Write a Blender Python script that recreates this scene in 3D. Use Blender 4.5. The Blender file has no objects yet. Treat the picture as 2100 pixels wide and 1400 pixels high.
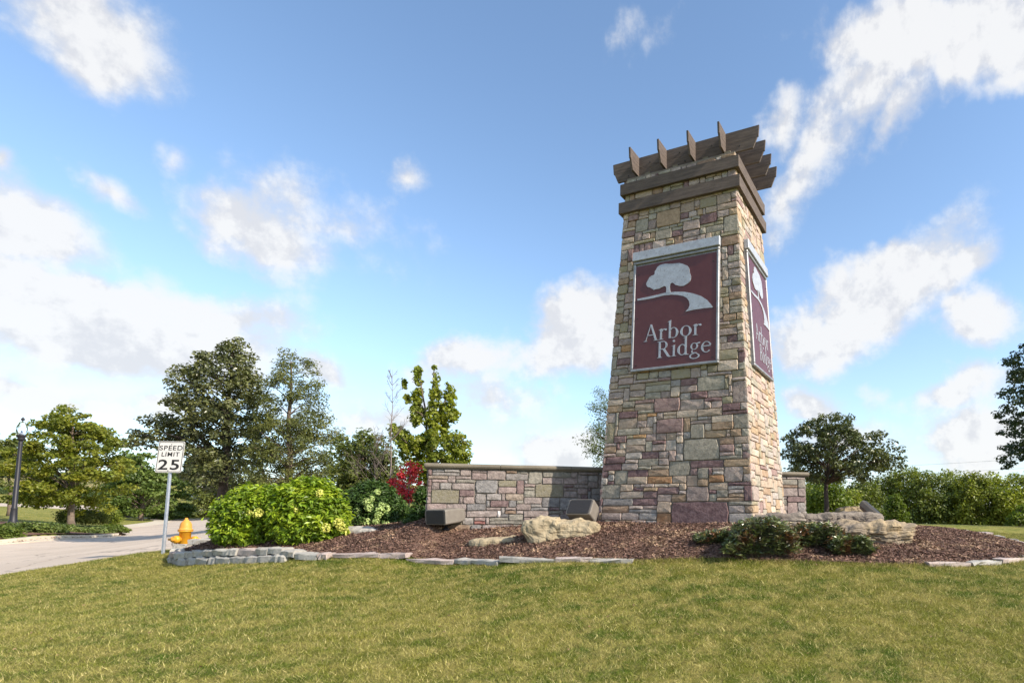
import bpy, math, random
import numpy as np
from mathutils import Vector, Matrix, noise as mnoise
from mathutils.geometry import tessellate_polygon

R = math.radians
SC = bpy.context.scene
COL = SC.collection
random.seed(11)
RNG = np.random.default_rng(11)

# ------------------------------------------------------------------ camera
F_PX, PITCH, CXP, CYP = 1165.5, .0992, 1380.9, 934.2      # photo is 2100 x 1400, an off-centre crop
EYE = 1.5
cam_d = bpy.data.cameras.new('camera'); cam = bpy.data.objects.new('camera', cam_d); COL.objects.link(cam)
cam.location = (0, 0, EYE); cam.rotation_euler = (math.pi/2 + PITCH, 0, 0)
cam_d.sensor_fit = 'HORIZONTAL'; cam_d.sensor_width = 36; cam_d.lens = 36*F_PX/2100
cam_d.shift_x = (1050-CXP)/2100; cam_d.shift_y = (CYP-700)/2100
cam_d.clip_start = .1; cam_d.clip_end = 6000
SC.camera = cam

# ------------------------------------------------------------------ exposure, sun
SC.view_settings.view_transform = 'Standard'; SC.view_settings.look = 'None'
EXPO = 0.85; SC.view_settings.exposure = EXPO; SC.view_settings.gamma = 1; SC.view_settings.use_curve_mapping = False
SUN_AZ, SUN_EL = R(-27), R(35)
sdir = Vector((math.cos(SUN_AZ)*math.cos(SUN_EL), math.sin(SUN_AZ)*math.cos(SUN_EL), math.sin(SUN_EL)))
sl = bpy.data.lights.new('sun', 'SUN'); sl.energy = 4.1; sl.angle = R(.5); sl.color = (1, .90, .76)
so = bpy.data.objects.new('sun', sl); COL.objects.link(so)
so.rotation_euler = (-sdir).to_track_quat('-Z', 'Y').to_euler(); so.location = (30, -10, 30)

# ------------------------------------------------------------------ node helper
class NT:
    def __init__(s, tree): s.t = tree; s.n = tree.nodes; s.l = tree.links
    def new(s, ty, **kw):
        nd = s.n.new(ty)
        for k, v in kw.items(): setattr(nd, k, v)
        return nd
    def put(s, inp, v):
        if v is None: return
        if isinstance(v, bpy.types.NodeSocket): s.l.new(v, inp)
        else: inp.default_value = v
    def m(s, op, a, b=None, c=None, clamp=False):
        nd = s.n.new('ShaderNodeMath'); nd.operation = op; nd.use_clamp = clamp
        s.put(nd.inputs[0], a); s.put(nd.inputs[1], b); s.put(nd.inputs[2], c)
        return nd.outputs[0]
    def mix(s, f, a, b, mode='MIX'):
        nd = s.n.new('ShaderNodeMix'); nd.data_type = 'RGBA'; nd.blend_type = mode
        s.put(nd.inputs[0], f); s.put(nd.inputs[6], c4(a)); s.put(nd.inputs[7], c4(b))
        return nd.outputs[2]
    def noise(s, vec, scale, detail=4, rough=.55, lac=2.0, dist=0):
        nd = s.n.new('ShaderNodeTexNoise'); s.put(nd.inputs['Vector'], vec)
        nd.inputs['Scale'].default_value = scale; nd.inputs['Detail'].default_value = detail
        nd.inputs['Roughness'].default_value = rough; nd.inputs['Distortion'].default_value = dist
        return nd.outputs['Fac']
    def ss(s, v, lo, hi):
        nd = s.n.new('ShaderNodeMapRange'); nd.interpolation_type = 'SMOOTHSTEP'
        s.put(nd.inputs[0], v); s.put(nd.inputs[1], lo); s.put(nd.inputs[2], hi)
        return nd.outputs[0]
def c4(c):
    if isinstance(c, (tuple, list)) and len(c) == 3: return (*c, 1)
    return c

# ------------------------------------------------------------------ sky with cumulus
w = bpy.data.worlds.new('World'); SC.world = w; w.use_nodes = True
T = NT(w.node_tree); T.n.clear()
sky = T.new('ShaderNodeTexSky', sky_type='NISHITA', sun_disc=False, sun_elevation=SUN_EL,
            sun_rotation=math.pi/2 - SUN_AZ, altitude=200, air_density=1.0, dust_density=.6, ozone_density=2.0)
geo = T.new('ShaderNodeTexCoord')
sep = T.new('ShaderNodeSeparateXYZ'); T.l.new(geo.outputs['Generated'], sep.inputs[0])
X, Y, Z = sep.outputs
az = T.m('ARCTAN2', X, Y); el = T.m('ARCSINE', Z)
def pix_dir(px, py):
    xc = (px-CXP)/F_PX; yc = (CYP-py)/F_PX
    d = Vector((xc, math.cos(PITCH)-yc*math.sin(PITCH), math.sin(PITCH)+yc*math.cos(PITCH)))
    return d
def azel(px, py):
    d = pix_dir(px, py).normalized()
    return math.atan2(d.x, d.y), math.asin(d.z)
# cumulus seen in the sky: centre, half-width, half-height, tilt (deg), strength
CLOUDS = [(200,70,190,130,-12,.95),(330,285,55,45,-30,.45),(60,470,210,110,20,.95),(225,385,70,40,25,.6),(5,330,40,40,0,.55),
          (140,655,560,120,4,1.35),(440,640,240,80,5,.7),(530,470,180,95,14,.9),(680,455,160,60,10,.3),(832,365,45,45,-30,.5),
          (640,760,90,45,10,.95),(80,810,190,50,-3,.85),(330,820,150,50,-8,.7),(1190,680,170,105,-28,1.3),(960,740,110,60,-15,.7),
          (1140,920,130,50,0,.85),(860,850,260,40,0,.5),(1010,840,200,45,-8,.45),
          (1800,610,260,125,-24,1.35),(1960,560,110,60,-35,.95),(2010,660,100,70,10,.9),(1640,700,130,70,-20,.8),
          (1880,60,290,95,8,.95),(2070,70,170,130,20,1.1),(1790,150,160,80,-20,.5),(1690,290,150,60,-50,.50),(1820,230,130,50,-25,.48),(1615,235,48,60,-20,.5),(1635,370,90,60,-40,.42),
          (1650,830,90,50,10,.9),(1960,810,170,50,-10,.8),(2010,900,150,70,0,.95),(1700,900,150,40,0,.7),(1330,60,50,40,-20,.22)]
val = None
vecw = T.new('ShaderNodeCombineXYZ'); T.l.new(az, vecw.inputs[0]); T.l.new(el, vecw.inputs[1])
wv = vecw.outputs[0]
wn = T.new('ShaderNodeTexNoise'); T.l.new(wv, wn.inputs['Vector']); wn.inputs['Scale'].default_value = 7; wn.inputs['Detail'].default_value = 4
wsub = T.new('ShaderNodeVectorMath', operation='SUBTRACT'); T.l.new(wn.outputs['Color'], wsub.inputs[0]); wsub.inputs[1].default_value = (.5, .5, .5)
wsc = T.new('ShaderNodeVectorMath', operation='SCALE'); T.l.new(wsub.outputs[0], wsc.inputs[0]); wsc.inputs['Scale'].default_value = .14
wadd = T.new('ShaderNodeVectorMath', operation='ADD'); T.l.new(wv, wadd.inputs[0]); T.l.new(wsc.outputs[0], wadd.inputs[1])
wsep = T.new('ShaderNodeSeparateXYZ'); T.l.new(wadd.outputs[0], wsep.inputs[0]); az2, el2 = wsep.outputs[0], wsep.outputs[1]
low = None
for (px, py, rx, ry, tilt, st) in CLOUDS:
    a0, e0 = azel(px, py); a1, _ = azel(px+rx, py); _, e1 = azel(px, py-ry)
    ra, re = abs(a1-a0), abs(e1-e0); ct, s_t = math.cos(R(tilt)), math.sin(R(tilt))
    da = T.m('SUBTRACT', az2, a0); de = T.m('SUBTRACT', el2, e0)
    # screen tilt: positive = right side lower
    u = T.m('ADD', T.m('MULTIPLY', da, ct/ra), T.m('MULTIPLY', de, -s_t/ra))
    v = T.m('ADD', T.m('MULTIPLY', da, s_t/re), T.m('MULTIPLY', de, ct/re))
    # flat base: compress the underside
    d2 = T.m('ADD', T.m('MULTIPLY', u, u), T.m('MULTIPLY', v, v))
    b = T.m('MULTIPLY', T.m('SUBTRACT', 1.0, T.m('SQRT', d2)), st)
    bv = T.m('ADD', b, T.m('MULTIPLY', v, .0))
    if val is None: val, low = bv, v
    else: val = T.m('SMOOTH_MAX', val, bv, .18)
# clouds elsewhere in the sky, outside the picture
outside = T.m('MAXIMUM', T.ss(T.m('ABSOLUTE', T.m('ADD', az, .12)), .85, 1.1), T.ss(el, .75, .95))
gen = T.m('MULTIPLY', T.m('SUBTRACT', T.noise(wv, 2.2, 3), .5), 2.6)
val = T.m('ADD', T.m('MULTIPLY', val, T.m('SUBTRACT', 1.0, outside)), T.m('MULTIPLY', gen, outside))
n1 = T.noise(wv, 7, 12, .60); n2 = T.noise(wv, 26, 10, .62)
vs_ = T.new('ShaderNodeVectorMath', operation='ADD'); T.l.new(wv, vs_.inputs[0]); vs_.inputs[1].default_value = (.022, .030, 0)     # towards the sun
n1s = T.noise(vs_.outputs[0], 7, 12, .60); n2s = T.noise(vs_.outputs[0], 26, 10, .62)
lit = T.m('ADD', T.m('MULTIPLY', T.m('SUBTRACT', n1, n1s), 3.2), T.m('MULTIPLY', T.m('SUBTRACT', n2, n2s), 1.1))
f = T.m('ADD', T.m('ADD', T.m('MULTIPLY', val, 1.25), .17), T.m('MULTIPLY', T.m('SUBTRACT', n1, .52), 2.5))
f = T.m('ADD', f, T.m('MULTIPLY', T.m('SUBTRACT', n2, .5), .5))
dens = T.m('POWER', T.ss(f, -.10, .80), 1.1)
thick = T.ss(f, .35, 1.1)
# lit tops, greyer cores and bases
shade = T.m('ADD', .55, T.m('SUBTRACT', lit, T.m('MULTIPLY', T.m('SUBTRACT', .5, thick), .25)))
SKY_K = 0.15; CK = 1/SKY_K/2**EXPO
ccol = T.mix(T.ss(shade, .22, .72), (.78*CK, .79*CK, .825*CK), (.96*CK, .96*CK, .96*CK))
# pale air towards the horizon
hz = T.m('POWER', T.m('SUBTRACT', 1.0, T.m('MAXIMUM', Z, 0.0), clamp=True), 5.5)
skyc = T.mix(1.0, sky.outputs[0], (1.03, 1.06, 1.04), 'MULTIPLY')
skyc = T.mix(T.m('MULTIPLY', hz, .62), skyc, (.66*CK, .745*CK, .95*CK))
out = T.mix(T.m('MULTIPLY', dens, .93), skyc, ccol)
bg = T.new('ShaderNodeBackground'); T.l.new(out, bg.inputs[0]); bg.inputs[1].default_value = SKY_K
wo = T.new('ShaderNodeOutputWorld'); T.l.new(bg.outputs[0], wo.inputs[0])
try: w.cycles.sampling_method = 'MANUAL'; w.cycles.sample_map_resolution = 512
except Exception: pass

# ------------------------------------------------------------------ placing helpers
def at(px, py, Yd):
    d = pix_dir(px, py); p = d*(Yd/d.y); return Vector((p.x, p.y, p.z+EYE))
def pr(p):
    x, y, z = p[0], p[1], p[2]-EYE
    d = y*math.cos(PITCH)+z*math.sin(PITCH); u = -y*math.sin(PITCH)+z*math.cos(PITCH)
    return CXP+F_PX*x/d, CYP-F_PX*u/d

# ------------------------------------------------------------------ terrain height
CTRL = [(0,1400,5.0),(1050,1400,5.0),(2100,1400,5.0),(1050,1250,7.35),(0,1270,8.4),(2000,1250,6.9),(1500,1250,7.0),(500,1260,7.6),
        (0,1178,13.0),(170,1153,13.6),(330,1134,14.2),(376,1132,14.7),(-200,1215,11.5),
        (380,1149,13.3),(450,1152,12.2),(520,1150,11.8),(600,1147,11.4),(850,1144,10.9),(1040,1156,9.9),(1290,1151,9.5),(1560,1151,9.1),(1750,1156,8.9),(1950,1160,8.8),
        (2060,1155,9.1),(2150,1133,10.8),(2100,1117,12.2),(2050,1104,13.4),(2000,1094,14.4),(1950,1087,15.3),(1900,1082,16.3),(2100,1083,19),(1950,1075,21),(1850,1073,21),
        (1700,1064,19),(1250,1110,10.6),(900,1108,11.6),(1450,1112,10.1),(1544,1077,10.8),(1390,1075,11.5),(1228,1074,12.2),(880,1078,11.9),(1640,1066,14.8),
        (700,1086,14.2),(790,1084,13.4),(845,1081,12.7),(800,1078,15.5),(600,1092,14.2),(500,1101,14.0),(400,1130,13.9),
        (0,1112,25),(-300,1122,23.5),(200,1098,30),(345,1084,36),(440,1100,17),(26,1075,30),(145,1080,38),(0,1050,55),(340,1069,52),(240,1051,75),
        (0,1036,80),(0,1030,90),(0,1012,120),(-300,1010,120),(60,992,180),(390,1062,66),(390,1052,80),(390,1041,100),(400,1027,130),(840,1062,18),(840,1030,60),(600,1050,40),(1250,1060,20),(1250,1050,50),
        (1750,1082,50),(2100,1086,50),(1750,1075,120),(2300,1080,60)]
P = [at(*c) for c in CTRL]
pts = [(p.x, p.y, p.z) for p in P] + [(-12,0,-.3),(0,0,0),(12,0,.0),(-14,-14,-.4),(14,-14,-.2),(0,-14,-.1),
       (-150,-150,-2),(150,-150,-2),(-400,300,18),(0,320,6),(-100,320,16),(300,300,-4),(300,0,-3),(-300,0,0),(0,-400,-3)]
CP = np.array(pts)
def warp(xy):                      # compress distance so near and far controls weigh alike
    r = np.hypot(xy[..., 0], xy[..., 1]); k = np.log1p(r/4.0)*4.0/np.maximum(r, 1e-6)
    return xy*k[..., None]
_c = warp(CP[:, :2]); _n = len(_c)
def _phi(d): return np.where(d > 0, d*d*np.log(np.maximum(d, 1e-9)), 0)
_K = _phi(np.linalg.norm(_c[:, None]-_c[None], axis=2)) + np.eye(_n)*.001
_A = np.zeros((_n+3, _n+3)); _A[:_n, :_n] = _K; _A[:_n, _n] = 1; _A[:_n, _n+1:] = _c; _A[_n, :_n] = 1; _A[_n+1:, :_n] = _c.T
_scale = 1+np.hypot(CP[:, 0], CP[:, 1])/12.0   # interpolate slope-like quantity (height relative to eye over distance)
_w = np.linalg.solve(_A, np.concatenate([(CP[:, 2]-EYE)/_scale, [0, 0, 0]]))
def height(xy):
    xy = np.asarray(xy, float); sh = xy.shape[:-1]; q = xy.reshape(-1, 2)
    r = np.hypot(q[:, 0], q[:, 1]); q2 = q*np.minimum(1, 330/np.maximum(r, 1e-6))[:, None]
    out = np.empty(len(q)); wq = warp(q2)
    for i in range(0, len(q), 20000):
        d = np.linalg.norm(wq[i:i+20000, None]-_c[None], axis=2)
        out[i:i+20000] = _phi(d)@_w[:_n]+_w[_n]+wq[i:i+20000]@_w[_n+1:]
    rr = np.minimum(r, 330)
    return (out*(1+rr/12.0)+EYE).reshape(sh)
def hz_(x, y): return float(height(np.array([[x, y]]))[0])
def ground(px, py, lo=4, hi=300):   # where the view ray through a photo pixel meets the ground
    d = pix_dir(px, py); ys = np.geomspace(lo, hi, 1500)
    xy = np.stack([d.x/d.y*ys, ys], -1); z = EYE+d.z/d.y*ys; g = height(xy)
    k = np.nonzero(z < g)[0]
    i = k[0] if len(k) else len(ys)-1
    return Vector((xy[i, 0], xy[i, 1], g[i]))

# ------------------------------------------------------------------ mesh helpers
def tag(o, label=None, cat=None, group=None, kind=None):
    if label: o['label'] = label
    if cat: o['category'] = cat
    if group: o['group'] = group
    if kind: o['kind'] = kind
    return o
def link(name, me, parent=None, loc=None):
    o = bpy.data.objects.new(name, me); COL.objects.link(o)
    if parent: o.parent = parent
    if loc is not None: o.location = loc
    return o
def empty(name, loc, label, cat, group=None, rz=0):
    o = bpy.data.objects.new(name, None); COL.objects.link(o); o.location = loc; o.rotation_euler = (0, 0, rz); o.empty_display_size = .2
    return tag(o, label, cat, group)
def npmesh(name, V, Fq, mats, midx=None, smooth=False):
    """V (n,3), Fq (m,k) k=3 or 4"""
    me = bpy.data.meshes.new(name); V = np.asarray(V, np.float32); Fq = np.asarray(Fq, np.int32); k = Fq.shape[1]
    me.vertices.add(len(V)); me.vertices.foreach_set('co', V.ravel())
    me.loops.add(Fq.size); me.loops.foreach_set('vertex_index', Fq.ravel())
    me.polygons.add(len(Fq)); me.polygons.foreach_set('loop_start', np.arange(0, Fq.size, k, dtype=np.int32))
    try: me.polygons.foreach_set('loop_total', np.full(len(Fq), k, np.int32))
    except Exception: pass
    for m in (mats if isinstance(mats, (list, tuple)) else [mats]): me.materials.append(m)
    if midx is not None: me.polygons.foreach_set('material_index', np.asarray(midx, np.int32))
    me.polygons.foreach_set('use_smooth', np.full(len(Fq), smooth))
    me.update(calc_edges=True); return me
class MB:
    """collects polygons into one mesh"""
    def __init__(s): s.v = []; s.f = []; s.m = []; s.sm = []
    def add(s, vs, fs, mi=0, smooth=False):
        o = len(s.v); s.v += [tuple(v) for v in vs]; s.f += [tuple(i+o for i in f) for f in fs]; s.m += [mi]*len(fs); s.sm += [smooth]*len(fs)
    def box(s, c, d, rot=None, mi=0, bevel=0):
        hx, hy, hz = d[0]/2, d[1]/2, d[2]/2
        if bevel:
            b = bevel; vs = []; 
            for sx in (-1, 1):
                for sy in (-1, 1):
                    for sz in (-1, 1):
                        vs += [(sx*hx, sy*(hy-b), sz*(hz-b)), (sx*(hx-b), sy*hy, sz*(hz-b)), (sx*(hx-b), sy*(hy-b), sz*hz)]
            def ix(sx, sy, sz, k): return (((sx+1)//2*2+(sy+1)//2)*2+(sz+1)//2)*3+k
            fs = []
            for sg in (-1, 1):
                fs.append([ix(sg, a, b_, 0) for a, b_ in ((-1,-1),(1,-1),(1,1),(-1,1))])
                fs.append([ix(a, sg, b_, 1) for a, b_ in ((-1,-1),(1,-1),(1,1),(-1,1))])
                fs.append([ix(a, b_, sg, 2) for a, b_ in ((-1,-1),(1,-1),(1,1),(-1,1))])
                for s2 in (-1, 1):
                    fs.append([ix(sg, s2, -1, 0), ix(sg, s2, 1, 0), ix(sg, s2, 1, 1), ix(sg, s2, -1, 1)])
                    fs.append([ix(sg, -1, s2, 0), ix(sg, 1, s2, 0), ix(sg, 1, s2, 2), ix(sg, -1, s2, 2)])
                    fs.append([ix(-1, sg, s2, 1), ix(1, sg, s2, 1), ix(1, sg, s2, 2), ix(-1, sg, s2, 2)])
                    for s3 in (-1, 1): fs.append([ix(sg, s2, s3, 0), ix(sg, s2, s3, 1), ix(sg, s2, s3, 2)])
        else:
            vs = [(sx*hx, sy*hy, sz*hz) for sx in (-1, 1) for sy in (-1, 1) for sz in (-1, 1)]
            fs = [(0,1,3,2),(4,6,7,5),(0,4,5,1),(2,3,7,6),(0,2,6,4),(1,5,7,3)]
        M = rot if rot is not None else Matrix.Identity(3); c = Vector(c)
        s.add([M@Vector(v)+c for v in vs], fs, mi)
    def tube(s, pts, rad, n=6, mi=0, cap=True, smooth=True):
        pts = [Vector(p) for p in pts]
        if not hasattr(rad, '__len__'): rad = [rad]*len(pts)
        vs = []; ref = Vector((.13, .97, .2))
        for i, p in enumerate(pts):
            t = (pts[min(i+1, len(pts)-1)]-pts[max(i-1, 0)]).normalized()
            a = t.cross(ref); a = a.normalized() if a.length > 1e-4 else t.orthogonal().normalized(); b = t.cross(a)
            for k in range(n):
                an = 2*math.pi*k/n; vs.append(p+(a*math.cos(an)+b*math.sin(an))*rad[i])
        fs = [(i*n+k, i*n+(k+1) % n, (i+1)*n+(k+1) % n, (i+1)*n+k) for i in range(len(pts)-1) for k in range(n)]
        if cap: fs += [tuple(range(n))[::-1], tuple((len(pts)-1)*n+k for k in range(n))]
        s.add(vs, fs, mi, smooth)
    def lathe(s, prof, n=20, c=(0, 0, 0), mi=0, M=None, smooth=True, cap=True):
        vs = []; c = Vector(c)
        for r, z in prof:
            for k in range(n):
                a = 2*math.pi*k/n; v = Vector((r*math.cos(a), r*math.sin(a), z)); vs.append((M@v if M is not None else v)+c)
        fs = [(i*n+k, i*n+(k+1) % n, (i+1)*n+(k+1) % n, (i+1)*n+k) for i in range(len(prof)-1) for k in range(n)]
        if cap: fs += [tuple(range(n))[::-1], tuple((len(prof)-1)*n+k for k in range(n))]
        s.add(vs, fs, mi, smooth)
    def prism(s, poly, z0, z1, M=None, mi=0):
        """2-D polygon (x,y) extruded z0..z1, M maps local to world"""
        n = len(poly); area = sum(poly[i][0]*poly[(i+1) % n][1]-poly[(i+1) % n][0]*poly[i][1] for i in range(n))
        if area < 0: poly = poly[::-1]
        vs = [Vector((x, y, z0)) for x, y in poly]+[Vector((x, y, z1)) for x, y in poly]
        tris = tessellate_polygon([[Vector((x, y, 0)) for x, y in poly]])
        fs = []
        for t in tris:
            a, b, c = [Vector((*poly[i], 0)) for i in t]
            t = t if (b-a).cross(c-a).z > 0 else t[::-1]
            fs.append(tuple(i+n for i in t)); fs.append(tuple(t[::-1]))
        fs += [(i, (i+1) % n, (i+1) % n+n, i+n) for i in range(n)]
        s.add([M@v if M is not None else v for v in vs], fs, mi)
    def mesh(s, name, mats):
        me = bpy.data.meshes.new(name); me.from_pydata(s.v, [], s.f)
        for m in (mats if isinstance(mats, (list, tuple)) else [mats]): me.materials.append(m)
        me.polygons.foreach_set('material_index', s.m); me.polygons.foreach_set('use_smooth', s.sm); me.update(); return me
    def obj(s, name, mats, parent=None, loc=None): return link(name, s.mesh(name, mats), parent, loc)

# ------------------------------------------------------------------ materials
def mat_base(name):
    m = bpy.data.materials.new(name); m.use_nodes = True; T = NT(m.node_tree)
    return m, T, T.n['Principled BSDF']
def coords(T, kind='Object'): return T.new('ShaderNodeTexCoord').outputs[kind]
def wpos(T): return T.new('ShaderNodeNewGeometry').outputs['Position']
def mat(name, c1, c2=None, scale=6, rough=.85, bump=.0, bscale=None, metal=0, detail=6, spec=.3, c3=None, obj_rand=0, coord='Object'):
    m, T, b = mat_base(name); vec = coords(T, coord) if coord != 'pos' else wpos(T)
    col = c4(c1)
    if c2: col = T.mix(T.ss(T.noise(vec, scale, detail, .6), .32, .68), c1, c2)
    if c3: col = T.mix(T.ss(T.noise(vec, scale*3.7, 5, .65), .55, .72), col, c3)
    if obj_rand:
        oi = T.new('ShaderNodeObjectInfo').outputs['Random']
        hsv = T.new('ShaderNodeHueSaturation'); T.put(hsv.inputs['Color'], col)
        T.put(hsv.inputs['Value'], T.m('ADD', 1-obj_rand, T.m('MULTIPLY', oi, 2*obj_rand))); T.put(hsv.inputs['Hue'], T.m('ADD', .495, T.m('MULTIPLY', oi, .01))); col = hsv.outputs[0]
    T.put(b.inputs['Base Color'], col); b.inputs['Roughness'].default_value = rough; b.inputs['Metallic'].default_value = metal
    b.inputs['Specular IOR Level'].default_value = spec
    if bump:
        bp = T.new('ShaderNodeBump'); bp.inputs['Strength'].default_value = bump; bp.inputs['Distance'].default_value = .02
        n = T.noise(vec, bscale or scale*5, 8, .65); T.put(bp.inputs['Height'], n); T.put(b.inputs['Normal'], bp.outputs[0])
    return m
def leaf_mat(name, c1, c2, scale=1.2, trans=.35, rough=.45, var=.35, spec=.35, c3=None, c3lo=.6):
    """leaf colour varies leaf to leaf and from branch to branch"""
    m, T, b = mat_base(name); p = wpos(T); g = T.new('ShaderNodeNewGeometry').outputs['Random Per Island']
    col = T.mix(T.ss(T.noise(p, scale, 3), .35, .65), c1, c2)
    if c3: col = T.mix(T.ss(T.noise(p, scale*.8, 2), c3lo, c3lo+.12), col, c3)
    hsv = T.new('ShaderNodeHueSaturation'); T.put(hsv.inputs['Color'], col)
    T.put(hsv.inputs['Value'], T.m('ADD', 1-var, T.m('MULTIPLY', g, 2*var)))
    T.put(hsv.inputs['Hue'], T.m('ADD', .49, T.m('MULTIPLY', T.m('FRACT', T.m('MULTIPLY', g, 7.3)), .022))); col = hsv.outputs[0]
    T.put(b.inputs['Base Color'], col); b.inputs['Roughness'].default_value = rough; b.inputs['Specular IOR Level'].default_value = spec
    tr = T.new('ShaderNodeBsdfTranslucent'); T.put(tr.inputs[0], T.mix(1.0, col, (1.15, 1.25, .5), 'MULTIPLY'))
    ms = T.new('ShaderNodeMixShader'); ms.inputs[0].default_value = trans
    T.l.new(b.outputs[0], ms.inputs[1]); T.l.new(tr.outputs[0], ms.inputs[2]); T.l.new(ms.outputs[0], T.n['Material Output'].inputs[0])
    return m

def lawn_nodes(T, blades):
    p = wpos(T)
    big = T.ss(T.noise(p, .5, 6, .68, dist=.5), .40, .60); med = T.ss(T.noise(p, 3.2, 7, .75), .42, .60)
    green, olive, straw = (.088, .140, .014), (.240, .232, .042), (.450, .365, .130)
    wv_ = T.new('ShaderNodeTexWave'); wv_.inputs['Scale'].default_value = .55; wv_.inputs['Distortion'].default_value = 6; wv_.inputs['Detail'].default_value = 2; wv_.bands_direction = 'Y'; T.l.new(p, wv_.inputs['Vector'])
    big = T.m('ADD', T.m('MULTIPLY', big, .7), T.m('MULTIPLY', wv_.outputs['Fac'], .3))
    col = T.mix(big, green, olive); col = T.mix(T.m('MULTIPLY', med, .85), col, straw if not blades else (.360, .320, .095))
    return p, col
m_lawn, T, b = mat_base('lawn'); p, col = lawn_nodes(T, False)
fine = T.noise(p, 60, 6, .7); col = T.mix(T.ss(fine, .35, .7), T.mix(1.0, col, (.55, .6, .5), 'MULTIPLY'), col)
T.put(b.inputs['Base Color'], col); b.inputs['Roughness'].default_value = .95; b.inputs['Specular IOR Level'].default_value = .1
bp = T.new('ShaderNodeBump'); bp.inputs['Strength'].default_value = .8; bp.inputs['Distance'].default_value = .03; T.put(bp.inputs['Height'], T.noise(p, 45, 8, .7)); T.put(b.inputs['Normal'], bp.outputs[0])
m_blade, T, b = mat_base('grass_blade'); p, col = lawn_nodes(T, True)
g = T.new('ShaderNodeNewGeometry').outputs['Random Per Island']
col = T.mix(T.ss(g, .80, .92), col, (.60, .51, .22)); hsv = T.new('ShaderNodeHueSaturation'); T.put(hsv.inputs['Color'], col)
T.put(hsv.inputs['Value'], T.m('ADD', .42, T.m('MULTIPLY', T.m('FRACT', T.m('MULTIPLY', g, 9.7)), 1.15))); col = hsv.outputs[0]
T.put(b.inputs['Base Color'], col); b.inputs['Roughness'].default_value = .6; b.inputs['Specular IOR Level'].default_value = .25
tr = T.new('ShaderNodeBsdfTranslucent'); T.put(tr.inputs[0], col); ms = T.new('ShaderNodeMixShader'); ms.inputs[0].default_value = .35
T.l.new(b.outputs[0], ms.inputs[1]); T.l.new(tr.outputs[0], ms.inputs[2]); T.l.new(ms.outputs[0], T.n['Material Output'].inputs[0])

m_road, T, b = mat_base('road_surface'); p = wpos(T)
col = T.mix(T.ss(T.noise(p, .35, 4), .35, .65), (.44, .36, .285), (.52, .43, .345)); col = T.mix(T.ss(T.noise(p, 70, 3), .5, .75), col, (.27, .22, .18))
vo = T.new('ShaderNodeTexVoronoi'); vo.feature = 'DISTANCE_TO_EDGE'; vo.inputs['Scale'].default_value = .22
wp_ = T.new('ShaderNodeVectorMath', operation='ADD'); nz_ = T.new('ShaderNodeTexNoise'); nz_.inputs['Scale'].default_value = 1.2; nz_.inputs['Detail'].default_value = 6; T.l.new(p, nz_.inputs['Vector'])
T.l.new(p, wp_.inputs[0]); T.l.new(nz_.outputs['Color'], wp_.inputs[1]); T.l.new(wp_.outputs[0], vo.inputs['Vector'])
col = T.mix(T.m('MULTIPLY', T.m('LESS_THAN', vo.outputs['Distance'], .006), .6), col, (.12, .10, .085))
col = T.mix(T.m('MULTIPLY', T.ss(T.noise(p, .9, 5, .7), .56, .72), .45), col, (.40, .25, .14))
T.put(b.inputs['Base Color'], col); b.inputs['Roughness'].default_value = .9
m_kerb = mat('concrete', (.52, .45, .35), (.44, .39, .31), 2, .9, .15, 30, coord='pos', c3=(.33, .27, .2))
m_mulch = mat('mulch', (.115, .066, .050), (.185, .115, .085), 14, .95, .9, 60, coord='pos', spec=.1)
m_chip = leaf_mat('mulch_chip', (.205, .125, .094), (.135, .084, .066), 3, 0.0, .85, .65, .1, c3=(.32, .215, .145), c3lo=.52)
STC = {   # stone colours (albedo)
 'purple': ((.190,.132,.130),(.255,.190,.180)), 'dpurple': ((.130,.082,.088),(.200,.142,.142)), 'pgrey': ((.245,.205,.190),(.315,.270,.245)),
 'pink': ((.300,.235,.215),(.355,.290,.265)), 'pinkgrey': ((.290,.250,.230),(.355,.310,.285)), 'ggreen': ((.225,.218,.185),(.300,.285,.240)),
 'grey': ((.275,.260,.240),(.34,.32,.30)), 'bgrey': ((.205,.200,.198),(.27,.265,.255)), 'olive': ((.265,.240,.160),(.235,.220,.170)),
 'tan': ((.300,.248,.200),(.345,.290,.235)), 'cream': ((.375,.325,.268),(.425,.37,.31)), 'ochre': ((.285,.215,.145),(.335,.26,.185)),
 'rust': ((.290,.165,.085),(.35,.235,.135)), 'brown': ((.245,.175,.125),(.295,.225,.165)), 'white': ((.56,.54,.52),(.62,.60,.58)), 'red': ((.24,.10,.09),(.29,.15,.13))}
ST_N = list(STC)
def stone_set(tag_, lo, hi, dk):
    return [mat('stone_'+k+tag_, tuple(x*f_ for x, f_ in zip(a, lo)), tuple(x*f_ for x, f_ in zip(b_, hi)), 13, .88, 1.0, 26, c3=tuple(x*f_ for x, f_ in zip(a, dk)), obj_rand=.13, spec=.25, coord='pos') for k, (a, b_) in STC.items()]
ST_M = stone_set('', (1.04,.97,.93), (1.24,1.15,1.10), (.70,.62,.58))
ST_MW = stone_set('_wall', (.70,.68,.69), (.94,.90,.91), (.40,.37,.37))  # darker, less warm copy of the stone colours for the low wall
m_mortar = mat('mortar', (.25, .215, .18), (.17, .145, .125), 5, .95, .3, 40, coord='pos')
m_cap = mat('cap_stone', (.20, .172, .130), (.150, .130, .100), 2.5, .9, .35, 30, coord='pos', c3=(.13, .115, .09))
m_wood = mat('weathered_wood', (.088, .068, .060), (.145, .112, .094), 2.5, .85, .5, 18, c3=(.05, .04, .036))
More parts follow.
